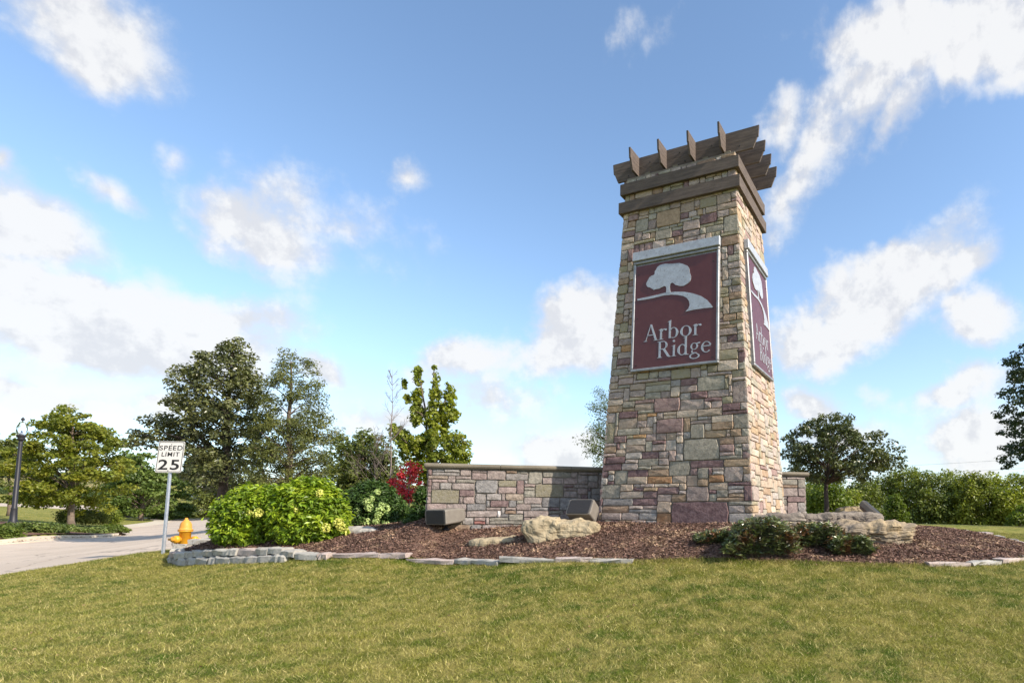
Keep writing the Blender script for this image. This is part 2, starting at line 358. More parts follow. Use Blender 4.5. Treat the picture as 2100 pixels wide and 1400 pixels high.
for m in (m_wood,):
    T = NT(m.node_tree)
    for nd in list(T.n):
        if nd.type == 'TEX_NOISE':
            mp = T.new('ShaderNodeMapping'); mp.inputs['Scale'].default_value = (1, 9, 9); tc = T.new('ShaderNodeTexCoord')
            T.l.new(tc.outputs['Object'], mp.inputs[0]); T.l.new(mp.outputs[0], nd.inputs['Vector'])
m_red, T, b = mat_base('sign_maroon'); p = coords(T)
T.put(b.inputs['Base Color'], T.mix(T.ss(T.noise(p, 5, 6, .7), .3, .8), (.090, .020, .018), (.110, .030, .027))); b.inputs['Roughness'].default_value = .38
m_silver = mat('sign_silver', (.44, .46, .50), (.36, .37, .40), 9, .45, .1, 40, metal=.2, spec=.5, c3=(.16, .145, .14))
m_frame = mat('sign_frame', (.33, .335, .35), (.24, .24, .25), 7, .45, .1, 30, metal=.35, spec=.5, c3=(.26, .25, .24))
m_bolt = mat('bolt_metal', (.02, .02, .02), rough=.5)
m_galv = mat('galvanised_steel', (.42, .45, .50), (.33, .36, .41), 12, .45, .1, 40, metal=.6, spec=.5)
m_signw = mat('sign_white', (.74, .70, .665), (.69, .65, .62), 3, .5)
m_black = mat('sign_black', (.018, .016, .016), rough=.5)
m_lampblk = mat('lamp_black', (.012, .011, .015), (.018, .017, .022), 8, .5, spec=.4)
m_hyd = mat('hydrant_yellow', (.74, .345, .022), (.68, .30, .022), 4, .42, .1, 30, spec=.45, c3=(.5, .22, .05))
m_hydcap = mat('hydrant_bonnet', (.68, .31, .055), (.60, .26, .045), 6, .5, .1, 30, c3=(.45, .22, .07))
m_rusty = mat('rusty_metal', (.10, .055, .035), (.16, .09, .05), 14, .8)
m_bark = mat('bark', (.115, .085, .065), (.17, .13, .10), 7, .95, .8, 20, coord='pos')
m_barkd = mat('bark_dark', (.055, .042, .036), (.085, .065, .055), 7, .95, .8, 20, coord='pos')
m_twig = mat('bare_twig', (.16, .12, .105), (.22, .18, .16), 7, .95)
m_globe, T, b = mat_base('lamp_globe'); b.inputs['Base Color'].default_value = (.97, .98, 1, 1); b.inputs['Roughness'].default_value = .03
b.inputs['Transmission Weight'].default_value = 1.0; b.inputs['IOR'].default_value = 1.04
m_flood = mat('floodlight_housing', (.17, .15, .13), (.20, .18, .155), 6, .55, .15, 60, spec=.4)
m_lens = mat('floodlight_lens', (.022, .020, .021), (.03, .028, .028), 40, .6, spec=.4)
m_rock_tan = mat('rock_tan', (.30, .24, .155), (.40, .33, .22), 5, .92, 1.0, 16, coord='pos', c3=(.11, .09, .06))
m_rock_grey = mat('rock_grey', (.15, .125, .105), (.24, .205, .17), 3.5, .92, .9, 14, coord='pos', c3=(.10, .085, .07))
m_rock_warm = mat('rock_warm', (.20, .165, .130), (.36, .275, .165), 2.2, .92, .9, 14, coord='pos', c3=(.15, .12, .09))
m_edge = mat('edging_limestone', (.33, .315, .29), (.40, .375, .335), 5, .9, .6, 25, coord='pos', c3=(.22, .20, .18), obj_rand=.1)
m_edgep = mat('edging_pink', (.36, .29, .265), (.42, .35, .32), 5, .9, .6, 25, coord='pos', c3=(.22, .19, .18), obj_rand=.1)

# ------------------------------------------------------------------ ground plan outlines
def poly_px(lst): return [(lambda q: (q.x, q.y))(at(*c)) for c in lst]
BED = poly_px([(366,1146,13.5),(380,1149,13.3),(400,1149,12.7),(450,1152,12.2),(520,1150,11.8),(600,1147,11.4),(700,1145,11.1),(800,1144,10.95),(890,1147,10.8),(960,1152,10.55),(1040,1156,9.9),
        (1150,1154,9.7),(1290,1151,9.5),(1420,1151,9.3),(1560,1151,9.1),(1750,1156,8.9),(1880,1160,8.82),(1950,1160,8.8),(2060,1155,9.1),(2120,1146,9.8),(2150,1133,10.8),
        (2100,1117,12.2),(2050,1104,13.4),(2000,1094,14.4),(1950,1087,15.3),(1900,1082,16.3),(1820,1074,17.4),(1740,1068,18),(1640,1066,18),(1450,1062,17.5),(1250,1060,17),(1000,1062,16),(840,1072,15),
        (700,1085,14.3),(600,1092,14.3),(500,1101,14.1),(430,1106,14.1),(385,1112,14.1)])
ROADP = [at(*c) for c in [(-900,1290,9.3),(-400,1230,11.0),(0,1178,13.0),(170,1153,13.6),(300,1137,14.6),(345,1129,15.2),(420,1114,16.5),(520,1098,18.5),(640,1078,26),(700,1066,40),(640,1058,60),(520,1053,78),(450,1046,92),
        (450,1041,100),(300,1041,100),(230,1040,100),(120,1033,92),(0,1030,90),(-260,1028,90),(-260,1034,80),(0,1036,80),(120,1040,80),(214,1050,75),(300,1055,66),(335,1062,60),(342,1069,52),(300,1075,46),(240,1081,41),(225,1085,38),(258,1088,34),
        (262,1092,32),(200,1098,30),(100,1105,27.5),(0,1112,25),(-400,1126,23),(-900,1145,21)]]
ROAD = [(p.x, p.y) for p in ROADP]
ISL = [(lambda q: (q.x, q.y))(at(*c)) for c in [(232,1061,66),(330,1063,63),(450,1066,60),(520,1064,62),(500,1052,80),(350,1050,82),(240,1052,76)]]
def inside(poly, xy):
    x, y = xy[:, 0], xy[:, 1]; r = np.zeros(len(xy), bool); n = len(poly)
    for i in range(n):
        x1, y1 = poly[i]; x2, y2 = poly[(i+1) % n]
        c = ((y1 > y) != (y2 > y)) & (x < (x2-x1)*(y-y1)/((y2-y1) if abs(y2-y1) > 1e-12 else 1e-12)+x1); r ^= c
    return r
def smooth_closed(poly, it=2):
    for _ in range(it):
        q = []
        for i in range(len(poly)):
            a, b = poly[i], poly[(i+1) % len(poly)]
            q += [(a[0]*.75+b[0]*.25, a[1]*.75+b[1]*.25), (a[0]*.25+b[0]*.75, a[1]*.25+b[1]*.75)]
        poly = q
    return poly
BED = smooth_closed(BED, 1); ROAD = smooth_closed(ROAD, 2); ISL = smooth_closed(ISL, 2)
def dist_poly(poly, xy):
    d = np.full(len(xy), 1e9)
    for i in range(len(poly)):
        a = np.array(poly[i]); b = np.array(poly[(i+1) % len(poly)]); ab = b-a
        t = np.clip(((xy-a)@ab)/max(ab@ab, 1e-9), 0, 1); d = np.minimum(d, np.linalg.norm(xy-a-t[:, None]*ab, axis=1))
    return d

# ------------------------------------------------------------------ ground
ang = np.concatenate([np.arange(-180, -66, 4), np.arange(-66, 46, .45), np.arange(46, 180, 4)]); ang = np.radians(ang)
rad = np.concatenate([[.3, .8, 1.5, 2.5], np.geomspace(3.2, 120, 400), np.geomspace(125, 3000, 50)])
A_, R_ = np.meshgrid(ang, rad); gx = R_*np.sin(A_); gy = R_*np.cos(A_); gxy = np.stack([gx.ravel(), gy.ravel()], -1)
gz = height(gxy); near = gxy[:, 1] > 2
gi = (inside(BED, gxy) & (dist_poly(BED, gxy) > .12)) | (inside(ROAD, gxy) & (dist_poly(ROAD, gxy) > .05)) | ((gxy[:, 1] > 20) & (gxy[:, 1] < 110) & (dist_poly(ROAD, gxy) < .42))
gz = np.where(gi, gz-.35, gz); na = len(ang); nr = len(rad)
ii, jj = np.meshgrid(np.arange(nr-1), np.arange(na), indexing='ij'); j2 = (jj+1) % na
FQ = np.stack([ii*na+jj, ii*na+j2, (ii+1)*na+j2, (ii+1)*na+jj], -1).reshape(-1, 4)[:, ::-1]
me = npmesh('ground', np.column_stack([gxy, gz]), FQ, m_lawn, smooth=True)
tag(link('ground', me), 'mown lawn and fields rising to the left', kind='structure')

def sheet(name, poly, cell, zoff, material, disp=None, extra=None):
    """a draped sheet over a ground-plan outline"""
    P_ = np.array(poly); x0, y0 = P_.min(0); x1, y1 = P_.max(0)
    xs = np.arange(x0-cell, x1+cell*2, cell); ys = np.arange(y0-cell, y1+cell*2, cell)
    XX, YY = np.meshgrid(xs, ys); q = np.stack([XX.ravel(), YY.ravel()], -1)
    ins = inside(poly, q); d = dist_poly(poly, q); keep = ins | (d < cell*1.01)
    q2 = q.copy(); 
    # snap outside points onto outline
    idx = np.nonzero(~ins & keep)[0]
    best = np.full(len(idx), 1e9); bp = q[idx].copy()
    for i in range(len(poly)):
        a = np.array(poly[i]); b = np.array(poly[(i+1) % len(poly)]); ab = b-a
        t = np.clip(((q[idx]-a)@ab)/max(ab@ab, 1e-9), 0, 1); c = a+t[:, None]*ab; dd = np.linalg.norm(q[idx]-c, axis=1)
        m_ = dd < best; best[m_] = dd[m_]; bp[m_] = c[m_]
    q2[idx] = bp
    z = height(q2)+zoff
    if disp is not None: z = z+disp(q2)
    nx = len(xs); ny = len(ys); I, J = np.meshgrid(np.arange(ny-1), np.arange(nx-1), indexing='ij')
    fq = np.stack([I*nx+J, I*nx+J+1, (I+1)*nx+J+1, (I+1)*nx+J], -1).reshape(-1, 4)
    fq = fq[keep[fq].all(1)]; used = np.unique(fq); mp = np.zeros(len(q), int); mp[used] = np.arange(len(used))
    o = link(name, npmesh(name, np.column_stack([q2, z])[used], mp[fq], material, smooth=True)); return o
tag(sheet('road', ROAD, .55, -.10, m_road), 'pale sunlit road curving away to the right', kind='structure')
def bed_raise(q):                     # the bed swells up behind its edging
    d = np.minimum(dist_poly(BED, q), 1.2); k = np.clip((-q[:, 0]-6.3)/3.2, 0, 1)**1.5*np.clip((14.2-q[:, 1])/1.0, 0, 1)
    return .05*np.sqrt(d/1.2)+k*.24
def bed_disp(q):
    return bed_raise(q)+np.array([mnoise.noise((x*2.1, y*2.1, 0))*.025+mnoise.noise((x*9, y*9, 3))*.012 for x, y in q])
tag(sheet('mulch_bed', BED, .09, .02, m_mulch, bed_disp), 'brown bark mulch planting bed round the stone pylon', kind='structure')
tag(sheet('traffic_island', ISL, .8, .06, m_lawn), 'low planted island in the far road', kind='structure')
def bz(x, y):
    q = np.array([[x, y]]); h = float(height(q)[0])
    return h+.02+float(bed_raise(q)[0]) if inside(BED, q)[0] else h
def on(px, py, hi=300):
    g = ground(px, py, hi=hi); return g
def inbed(px, py):        # ray meets the raised bed surface
    d = pix_dir(px, py); ys = np.linspace(8.5, 19, 900); xy = np.stack([d.x/d.y*ys, ys], -1); z = EYE+d.z/d.y*ys
    g = height(xy)+np.where(inside(BED, xy), bed_raise(xy)+.02, 0); k = np.nonzero(z < g)[0]; i = k[0] if len(k) else -1
    return Vector((xy[i, 0], xy[i, 1], g[i]))

# mulch chips lying on the bed
def chips():
    n = 210000; P_ = np.array(BED); lo, hi = P_.min(0), P_.max(0)
    q = RNG.uniform(lo, hi, (n*2, 2)); q = q[inside(BED, q)]; q = q[q[:, 1] < 15.8][:n]; n = len(q)
    z = height(q)+.03+bed_raise(q)+np.abs(RNG.normal(0, .012, n))
    L = RNG.uniform(.009, .030, n); W = L*RNG.uniform(.2, .5, n); a = RNG.uniform(0, 6.283, n); tl = RNG.normal(0, .45, n); rl = RNG.normal(0, .6, n)
    u = np.stack([np.cos(a)*np.cos(tl), np.sin(a)*np.cos(tl), np.sin(tl)], -1); v = np.stack([-np.sin(a)*np.cos(rl), np.cos(a)*np.cos(rl), np.sin(rl)], -1)
    c = np.column_stack([q, z]); u *= L[:, None]; v *= W[:, None]
    V = np.stack([c-u-v*.6, c+u-v, c+u*.8+v, c-u+v*.8], 1).reshape(-1, 3)
    o = link('bark_chips', npmesh('bark_chips', V, np.arange(n*4).reshape(-1, 4), m_chip))
    tag(o, 'loose reddish brown bark chips over the planting bed', 'mulch', kind='stuff')
chips()

# grass blades on the near lawn
def grass():
    n = 760000; r = np.sqrt(RNG.uniform(0, 1, n*2)); yy = 3.9+11.5*RNG.power(1.45, n*2)
    lo = (-60-CXP)/F_PX*yy; hi = (2160-CXP)/F_PX*yy; xx = lo+(hi-lo)*RNG.uniform(0, 1, n*2)
    q = np.stack([xx, yy], -1); ok = ~inside(BED, q) & ~(inside(ROAD, q)); q = q[ok][:n]
    # extra tufts along the bed edge
    e = []
    for i in range(len(BED)):
        a, b = np.array(BED[i]), np.array(BED[(i+1) % len(BED)])
        if (a[1]+b[1])/2 < 13.4:
            k = int(np.linalg.norm(b-a)*1500); t = RNG.uniform(0, 1, k)[:, None]; e.append(a+(b-a)*t+RNG.normal(0, .06, (k, 2)))
    e = np.concatenate(e); e = e[~(inside(BED, e) & (dist_poly(BED, e) > .03))]; edge = np.concatenate([np.zeros(len(q)), np.ones(len(e))]); q = np.concatenate([q, e]); n = len(q)
    z = height(q)-.003; pn = np.array([mnoise.noise((x*.9, y*.9, 7)) for x, y in q[::40]]); pn = np.repeat(pn, 40)[:n]
    H = RNG.uniform(.014, .040, n)*(1+.5*pn)*(1+.35*RNG.normal(0, 1, n).clip(-1, 2))+edge*.02; a = RNG.uniform(0, 6.283, n); ln = RNG.normal(0, .034, (n, 2)); W = RNG.uniform(.0016, .0034, n)*(1+.05*q[:, 1])
    u = np.stack([np.cos(a), np.sin(a), np.zeros(n)], -1)*W[:, None]; c = np.column_stack([q, z]); tip = c+np.column_stack([ln, H])
    V = np.stack([c-u, c+u, tip], 1).reshape(-1, 3)
    tag(link('lawn_grass', npmesh('lawn_grass', V, np.arange(n*3).reshape(-1, 3), m_blade)), 'short patchy green and straw coloured lawn grass in front', 'grass', kind='stuff')
grass()

# kerbs: raised strips following the road's edge
def strip(name, line, w0, w1, h0, h1, material, lab, zb=-.2, close=False):
    """line of ground points; profile from offset w0 to w1 (left of travel), top height h0..h1 above ground"""
    L = [Vector((x, y, 0)) for x, y in line]; mb = MB(); vs = []
    for i, p in enumerate(L):
        t = (L[min(i+1, len(L)-1)]-L[max(i-1, 0)]).normalized(); nrm = Vector((-t.y, t.x, 0)); z = hz_(p.x, p.y)
        a = p+nrm*w0; b = p+nrm*w1
        vs += [Vector((a.x, a.y, z+zb)), Vector((a.x, a.y, z+h0)), Vector((b.x, b.y, z+h1)), Vector((b.x, b.y, z+zb))]
    fs = []
    for i in range(len(L)-1):
        for k in range(3): fs.append((i*4+k, (i+1)*4+k, (i+1)*4+k+1, i*4+k+1))
    mb.add(vs, fs); o = mb.obj(name, material); tag(o, lab, kind='structure'); return o
def cut(poly, y0x, f): return [p for p in poly if f(p)]
far = ROAD[ROAD.index(min(ROAD, key=lambda p: abs(p[0]-at(262,1092,32).x)+abs(p[1]-32))):]
far = [p for p in far if p[1] > 20]
strip('kerb', far, -.14, .45, -.085, -.08, m_kerb, 'pale concrete gutter along the far side of the road', zb=-.3)
strip('kerb', [(x, y) for x, y in far], -.75, -.14, .035, .05, m_kerb, 'raised concrete kerb in front of the low shrubs', zb=-.3)
i0 = ROAD.index(min(ROAD, key=lambda p: abs(p[0]-at(335,1062,60).x)+abs(p[1]-60))); i1 = ROAD.index(min(ROAD, key=lambda p: abs(p[0]-at(225,1085,38).x)+abs(p[1]-38)))
strip('kerb', ROAD[i0:i1+1], -.8, .4, .03, -.07, m_kerb, 'pale kerb round the tip of the grass behind the shrubs', zb=-.3)
ISLc = ISL+[ISL[0]]
strip('kerb', ISLc, -.35, .05, .0, .05, m_kerb, 'kerb around the far traffic island', zb=-.3)

# ------------------------------------------------------------------ stonework
def pack(nu, nv, presets, rng, wmin=3, wmax=7, tall=(.20, .58, .16, .06)):
    g = np.zeros((nv, nu), bool); out = []
    for (a, b, c, d, col) in presets:
        a, b, c, d = max(0, a), max(0, b), min(nu, c), min(nv, d)
        if c-a < 1 or d-b < 1: continue
        while g[b:d, a:c].any() and c > a: 
            if g[b:d, a].any(): a += 1
            elif g[b:d, c-1].any(): c -= 1
            elif g[b, a:c].any(): b += 1
            else: d -= 1
            if d <= b or c <= a: break
        if c > a and d > b and not g[b:d, a:c].any(): g[b:d, a:c] = True; out.append((a, b, c, d, col))
    for v in range(nv):
        for u in range(nu):
            if g[v, u]: continue
            h = rng.choice([1, 2, 3, 4], p=tall); wd = int(rng.integers(wmin, wmax+1)); 
            if h >= 3: wd = max(wd-1, 2)
            if h == 1: wd += 1
            if rng.random() < .07: wd = 1+int(rng.integers(0, 2)); h = max(h, 2)
            k = 0
            while u+k < nu and k < wd and not g[v, u+k]: k += 1
            if u+k < nu and not g[v, u+k] and (u+k+1 >= nu or g[v, u+k+1]): k += 1
            k = min(k, nu-u); hh = 0
            while v+hh < nv and hh < h and not g[v+hh, u:u+k].any(): hh += 1
            g[v:v+hh, u:u+k] = True; out.append((u, v, u+k, v+hh, None))
    return out
def stone_poly(x0, y0, x1, y1, rng, j):
    """rough rectangle: eight outline points"""
    mx, my = (x0+x1)/2, (y0+y1)/2; J = lambda s=1: rng.normal(0, j*s)
    k = min(x1-x0, y1-y0)*rng.uniform(.06, .16)
    P_ = [(x0+k*rng.random(), y0+k*.5*rng.random()), (mx, y0+J(.5)), (x1-k*rng.random(), y0+k*.5*rng.random()), (x1+J(.3), my+J()), (x1-k*rng.random(), y1-k*.5*rng.random()), (mx+J(2), y1+J(.5)), (x0+k*rng.random(), y1-k*.5*rng.random()), (x0+J(.3), my+J())]
    return [(a+J(.5), b+J(.5)) for a, b in P_]
def stone_geo(poly, depth, fn, rng, back=-.03):
    """fn(u,v,d) -> Vector; returns verts, faces: sides, chamfer, rough face"""
    cx_ = sum(p[0] for p in poly)/8; cy_ = sum(p[1] for p in poly)/8; r1 = []; 
    inset = .011
    for (x, y) in poly:
        dx, dy = cx_-x, cy_-y; l = math.hypot(dx, dy); k = min(inset/max(l, 1e-5), .3); r1.append((x+dx*k, y+dy*k))
    vs = [fn(x, y, back) for x, y in poly]+[fn(x, y, depth*.55) for x, y in poly]+[fn(x, y, depth+rng.normal(0, .0035)) for x, y in r1]
    vs.append(fn(cx_+rng.normal(0, .15)*(poly[2][0]-poly[0][0])*.3, cy_, depth+rng.uniform(.0, .012)))
    fs = []
    for i in range(8):
        j = (i+1) % 8; fs += [(i, j, 8+j, 8+i), (8+i, 8+j, 16+j, 16+i), (16+i, 16+j, 24)]
    return vs, fs
def color_pick(rng, weights): 
    n, p = zip(*weights); p = np.array(p)/sum(p); return n[rng.choice(len(n), p=p)]
W_LOW = [('purple',10),('dpurple',8),('pgrey',15),('pink',5),('pinkgrey',13),('ggreen',15),('grey',6),('bgrey',8),('olive',5),('tan',12),('cream',6),('ochre',8),('rust',3),('brown',7)]
W_TOP = [('purple',5),('dpurple',4),('pgrey',18),('pinkgrey',18),('ggreen',20),('grey',8),('olive',14),('tan',12),('cream',7),('ochre',5),('brown',8)]
W_WALL = [('pgrey',26),('pinkgrey',10),('pink',5),('grey',9),('bgrey',9),('ggreen',10),('purple',10),('tan',4),('olive',3),('brown',3),('white',1),('rust',1)]
W_R = [('cream',13),('tan',18),('pinkgrey',16),('pink',10),('ggreen',9),('grey',9),('ochre',9),('olive',5),('purple',3),('brown',3)]

def lay(parent, faces, origin, limit=300, mats=None):
    mats = mats or ST_M
    """faces: list of (stones, fn, weight). The largest in view become single parts, the rest one joined part."""
    allst = []
    for stones in faces:
        for vs, fs, col in stones:
            px = [pr(Vector(v)+origin) for v in vs[16:24]]
            a = abs(sum(px[i][0]*px[(i+1) % 8][1]-px[(i+1) % 8][0]*px[i][1] for i in range(8)))/2
            c = sum((Vector(v) for v in vs[16:24]), Vector())/8; n = (Vector(vs[18])-Vector(vs[16])).cross(Vector(vs[20])-Vector(vs[18]))
            vis = n.dot(Vector((0, 0, EYE))-(c+origin)) > 0
            allst.append((a if vis else 0, vs, fs, col))
    allst.sort(key=lambda s: -s[0])
    for a, vs, fs, col in allst[:limit]:
        if a <= 0: break
        c = sum((Vector(v) for v in vs), Vector())/len(vs)
        mb = MB(); mb.add([Vector(v)-c for v in vs], fs); mb.obj('stone', mats[ST_N.index(col)], parent, c)
    rest = [s for i, s in enumerate(allst) if i >= limit or s[0] <= 0]
    if rest:
        mb = MB()
        for a, vs, fs, col in rest: mb.add(vs, fs, ST_N.index(col))
        tag(mb.obj('stones', mats, parent), kind='stuff')

# pylon (tower)
S_ = .9
TX, TY, YAW = .5547*S_, 13.991*S_, -.4114
HF, HD, BAT = 1.8374*S_, 1.8374*S_-.3519*S_, .0525
U_ = Vector((math.cos(YAW), math.sin(YAW), 0)); N_ = Vector((math.sin(YAW), -math.cos(YAW), 0)); TC = Vector((TX, TY, 0))
def hf(z): return HF-BAT*(z-EYE)      # half length of the front at height z
def hd(z): return HD-BAT*(z-EYE)
ZB, ZT = EYE-.45, EYE+7.50
tower = empty('stone_pylon', (TX, TY, ZB), 'tall battered stone entrance pylon crowned with dark timber rafters', 'pylon')
TO = Vector((TX, TY, ZB))
mb = MB()      # mortared core
q = [(-1,-1),(1,-1),(1,1),(-1,1)]
vs = [U_*(a*(hf(z)-.012))+N_*(b_*(hd(z)-.012))+Vector((0, 0, z-ZB)) for z in (ZB-.3, ZT-.02) for a, b_ in q]
mb.add(vs, [(0,3,2,1),(4,5,6,7)]+[(i, (i+1) % 4, (i+1) % 4+4, i+4) for i in range(4)][::1])
mb.obj('mortar_core', m_mortar, tower)
CU, CV = .0800, .0735
def tower_face(which, presets_px, seed, weights_low, weights_top):
    rng = np.random.default_rng(seed)
    length = {'F': hf, 'B': hf, 'R': hd, 'L': hd}[which]; other = {'F': hd, 'B': hd, 'R': hf, 'L': hf}[which]
    Nn = {'F': N_, 'B': -N_, 'R': U_, 'L': -U_}[which]; Uu = {'F': U_, 'B': -U_, 'R': -N_, 'L': N_}[which]
    nv = int((ZT-ZB)/CV); nu = int(round(2*(length(ZB)+.02)/CU))
    def to_cell(px, py):
        d = pix_dir(px, py); o = Vector((0, 0, EYE)); lo = None
        # intersect battered plane: Nn.(p-TC) = other(z)
        t = (other(EYE)+Nn.dot(TC))/(Nn.dot(d)+BAT*d.z)
        p = o+d*t; u = (p-TC).dot(Uu)/(length(p.z)+.02); return (u+1)/2*nu, (p.z-ZB)/CV
    pre = []
    for (x0, y0, x1, y1, col) in presets_px:
        a, b = to_cell(x0, (y0+y1)/2)[0], to_cell(x1, (y0+y1)/2)[0]; c = to_cell((x0+x1)/2, y1)[1]; d = to_cell((x0+x1)/2, y0)[1]
        a, b, c, d = round(a), round(b), round(c), round(d); pre.append((a, c, max(b, a+1), max(d, c+1), col))
    st = []
    for (a, b, c, d, col) in pack(nu, nv, pre, rng):
        x0, x1, y0, y1 = a*2/nu-1, c*2/nu-1, ZB+b*CV, ZB+d*CV
        g = .0042; L0 = length((y0+y1)/2)+.02
        pl = stone_poly(x0*L0+g, y0+g, x1*L0-g, y1-g, rng, .0028)
        sq = lambda x, z: x*(length(z)+.02)/L0
        dep = rng.uniform(.012, .034)
        fn = lambda x, z, dd: Uu*sq(x, z)+Nn*(other(z)+dd)+Vector((0, 0, z-ZB))
        if col is None: col = color_pick(rng, weights_top if y0-ZB > 3.4+rng.normal(0, .8) else weights_low)
        vs, fs = stone_geo(pl, dep, fn, rng); st.append((vs, fs, col))
    return st
def zoomed(lst, k, ox, oy): return [(a/k+ox, b/k+oy, c/k+ox, d/k+oy, col) for a, b, c, d, col in lst]
FRONT = zoomed([(805,1115,1310,1300,'dpurple'),(1310,1185,1500,1300,'grey'),(905,575,1205,745,'ggreen'),(1040,45,1255,170,'ggreen'),(1320,75,1445,255,'pgrey'),(675,235,875,345,'purple'),(885,250,1105,330,'pgrey'),
 (245,430,345,600,'olive'),(680,410,920,515,'purple'),(1335,355,1460,480,'ggreen'),(985,445,1095,570,'ggreen'),(860,335,1025,390,'cream'),(1140,365,1325,425,'cream'),(620,880,830,960,'rust'),(340,850,445,965,'ggreen'),
 (450,850,615,905,'dpurple'),(450,905,615,960,'tan'),(390,1020,580,1075,'cream'),(205,965,385,1075,'ggreen'),(590,970,700,1025,'ochre'),(700,970,870,1030,'purple'),(935,985,1115,1105,'pgrey'),(1120,945,1275,1000,'tan'),
 (790,755,965,875,'ggreen'),(1270,820,1435,940,'pgrey'),(1245,745,1475,810,'ochre'),(240,1090,500,1140,'bgrey'),(500,1090,690,1140,'dpurple'),(235,1150,450,1200,'brown'),(455,1155,690,1205,'bgrey'),(215,1205,385,1270,'pinkgrey'),
 (390,1205,540,1270,'pinkgrey'),(545,1205,690,1270,'bgrey'),(695,1120,800,1190,'tan'),(695,1195,800,1280,'rust'),(1105,500,1290,560,'ochre'),(1295,490,1410,550,'ochre'),(520,740,710,800,'ggreen'),(260,735,430,780,'dpurple'),
 (220,790,385,845,'dpurple'),(1165,425,1330,490,'brown'),(1035,370,1135,430,'bgrey'),(515,275,670,330,'tan'),(270,305,395,360,'ochre'),(395,305,505,350,'ochre'),(355,475,540,540,'ggreen'),(545,475,665,530,'tan'),
 (1240,280,1400,350,'dpurple'),(985,180,1130,240,'dpurple'),(1130,170,1310,230,'pinkgrey'),(1190,1055,1425,1110,'brown'),(1280,1005,1430,1050,'pinkgrey'),(1215,565,1340,615,'brown'),(1345,560,1465,615,'tan'),(970,755,1240,815,'dpurple')],
 4.118, 1180, 760) + zoomed([(650,930,845,1060,'ochre'),(845,945,940,1015,'dpurple'),(1040,965,1185,1035,'dpurple'),(1250,975,1375,1110,'ggreen'),(1225,1160,1375,1240,'brown'),(1095,1050,1245,1130,'ggreen'),(640,1110,775,1180,'ggreen'),
 (610,890,760,950,'ggreen'),(1030,820,1190,890,'olive')], 4.375, 1200, 220)
faces = [tower_face('F', FRONT, 5, W_LOW, W_TOP), tower_face('R', [], 6, W_R, W_R), tower_face('L', [], 7, W_LOW, W_TOP), tower_face('B', [], 8, W_LOW, W_TOP)]
lay(tower, faces, TO)

# timber bands and rafters
def TL(u, n, z): return U_*u+N_*n+Vector((0, 0, z-ZB))
MF = Matrix((U_, N_, Vector((0, 0, 1)))).transposed()       # local (u, n, z) -> world
def tplank(name, c, d, parent, seed=0):
    """plank along local x; its own axes so that the grain runs along it"""
    mb = MB(); mb.box((0, 0, 0), d, bevel=.004); o = mb.obj(name, m_wood, parent, TL(*c)); return o
def orient(o, along):    # 'u' or 'n'
    o.rotation_euler = (0, 0, YAW if along == 'u' else YAW-math.pi/2)
for (z0, z1) in ((EYE+6.654, EYE+6.911), (EYE+7.096, EYE+7.353)):
    zc, hh = (z0+z1)/2, z1-z0; a, b_ = hf(zc)+.075, hd(zc)+.075
    for sg in (1, -1):
        orient(tplank('band_beam', (0, sg*b_, zc), (2*a+.08, .075, hh), tower), 'u')
        orient(tplank('band_beam', (sg*a, 0, zc-.002), (2*b_-.078, .075, hh), tower), 'n')
RZ0, RZM, RZ1 = EYE+7.57, EYE+7.80, EYE+8.04
def rafter(c, along, L, dz):
    M_ = Matrix(((1,0,0),(0,0,1),(0,1,0)))    # profile x, z
    for (za, zb, ca, cb) in ((RZM+.002, RZ1, .02, 0), (RZ0, RZM-.002, .135, .04)):
        mb = MB(); poly = [(-L+ca, 0), (L-ca, 0), (L-cb, zb-za), (-L+cb, zb-za)] if True else None
        mb.prism(poly, -.021, .021, M_.to_4x4()); o = mb.obj('rafter', m_wood, tower, TL(c[0], c[1], za+dz)); orient(o, along)
for n_ in (.82, .30, -.22, -.74): rafter((.03, n_), 'u', 1.74, 0)
for u_ in (-1.05, -.36, .33, 1.02): rafter((u_, 0), 'n', 1.27, .004)
mb = MB()     # stone top and small stone chocks under the rafters
mb.box(TL(0, 0, ZT-.01), (2*hf(ZT)+.02, 2*hd(ZT)+.02, .07), Matrix.Rotation(YAW, 3, 'Z')); mb.obj('capping_slab', m_mortar, tower)
for n_, s_ in ((1, .99), ):
    for u_ in (-.78, -.1, .60, 1.1): 
        m2 = MB(); m2.box((0, 0, 0), (.12, .08, .07)); o = m2.obj('chock', m_cap, tower, TL(u_, .88, ZT+.055)); orient(o, 'u')
bolt_h = MB()
for n_ in (.82,):
    for u_, z_ in ((-.75,.30),(-.02,.33),(.72,.30),(1.35,.12),(-1.3,.1),(.1,.1)): bolt_h.lathe([(0,0),(.016,0),(.016,.008),(0,.008)], 8, TL(u_, n_+.021, RZ0+z_), M=Matrix((U_, Vector((0,0,1)), N_)).transposed())
bolt_h.obj('bolts', m_bolt, tower)

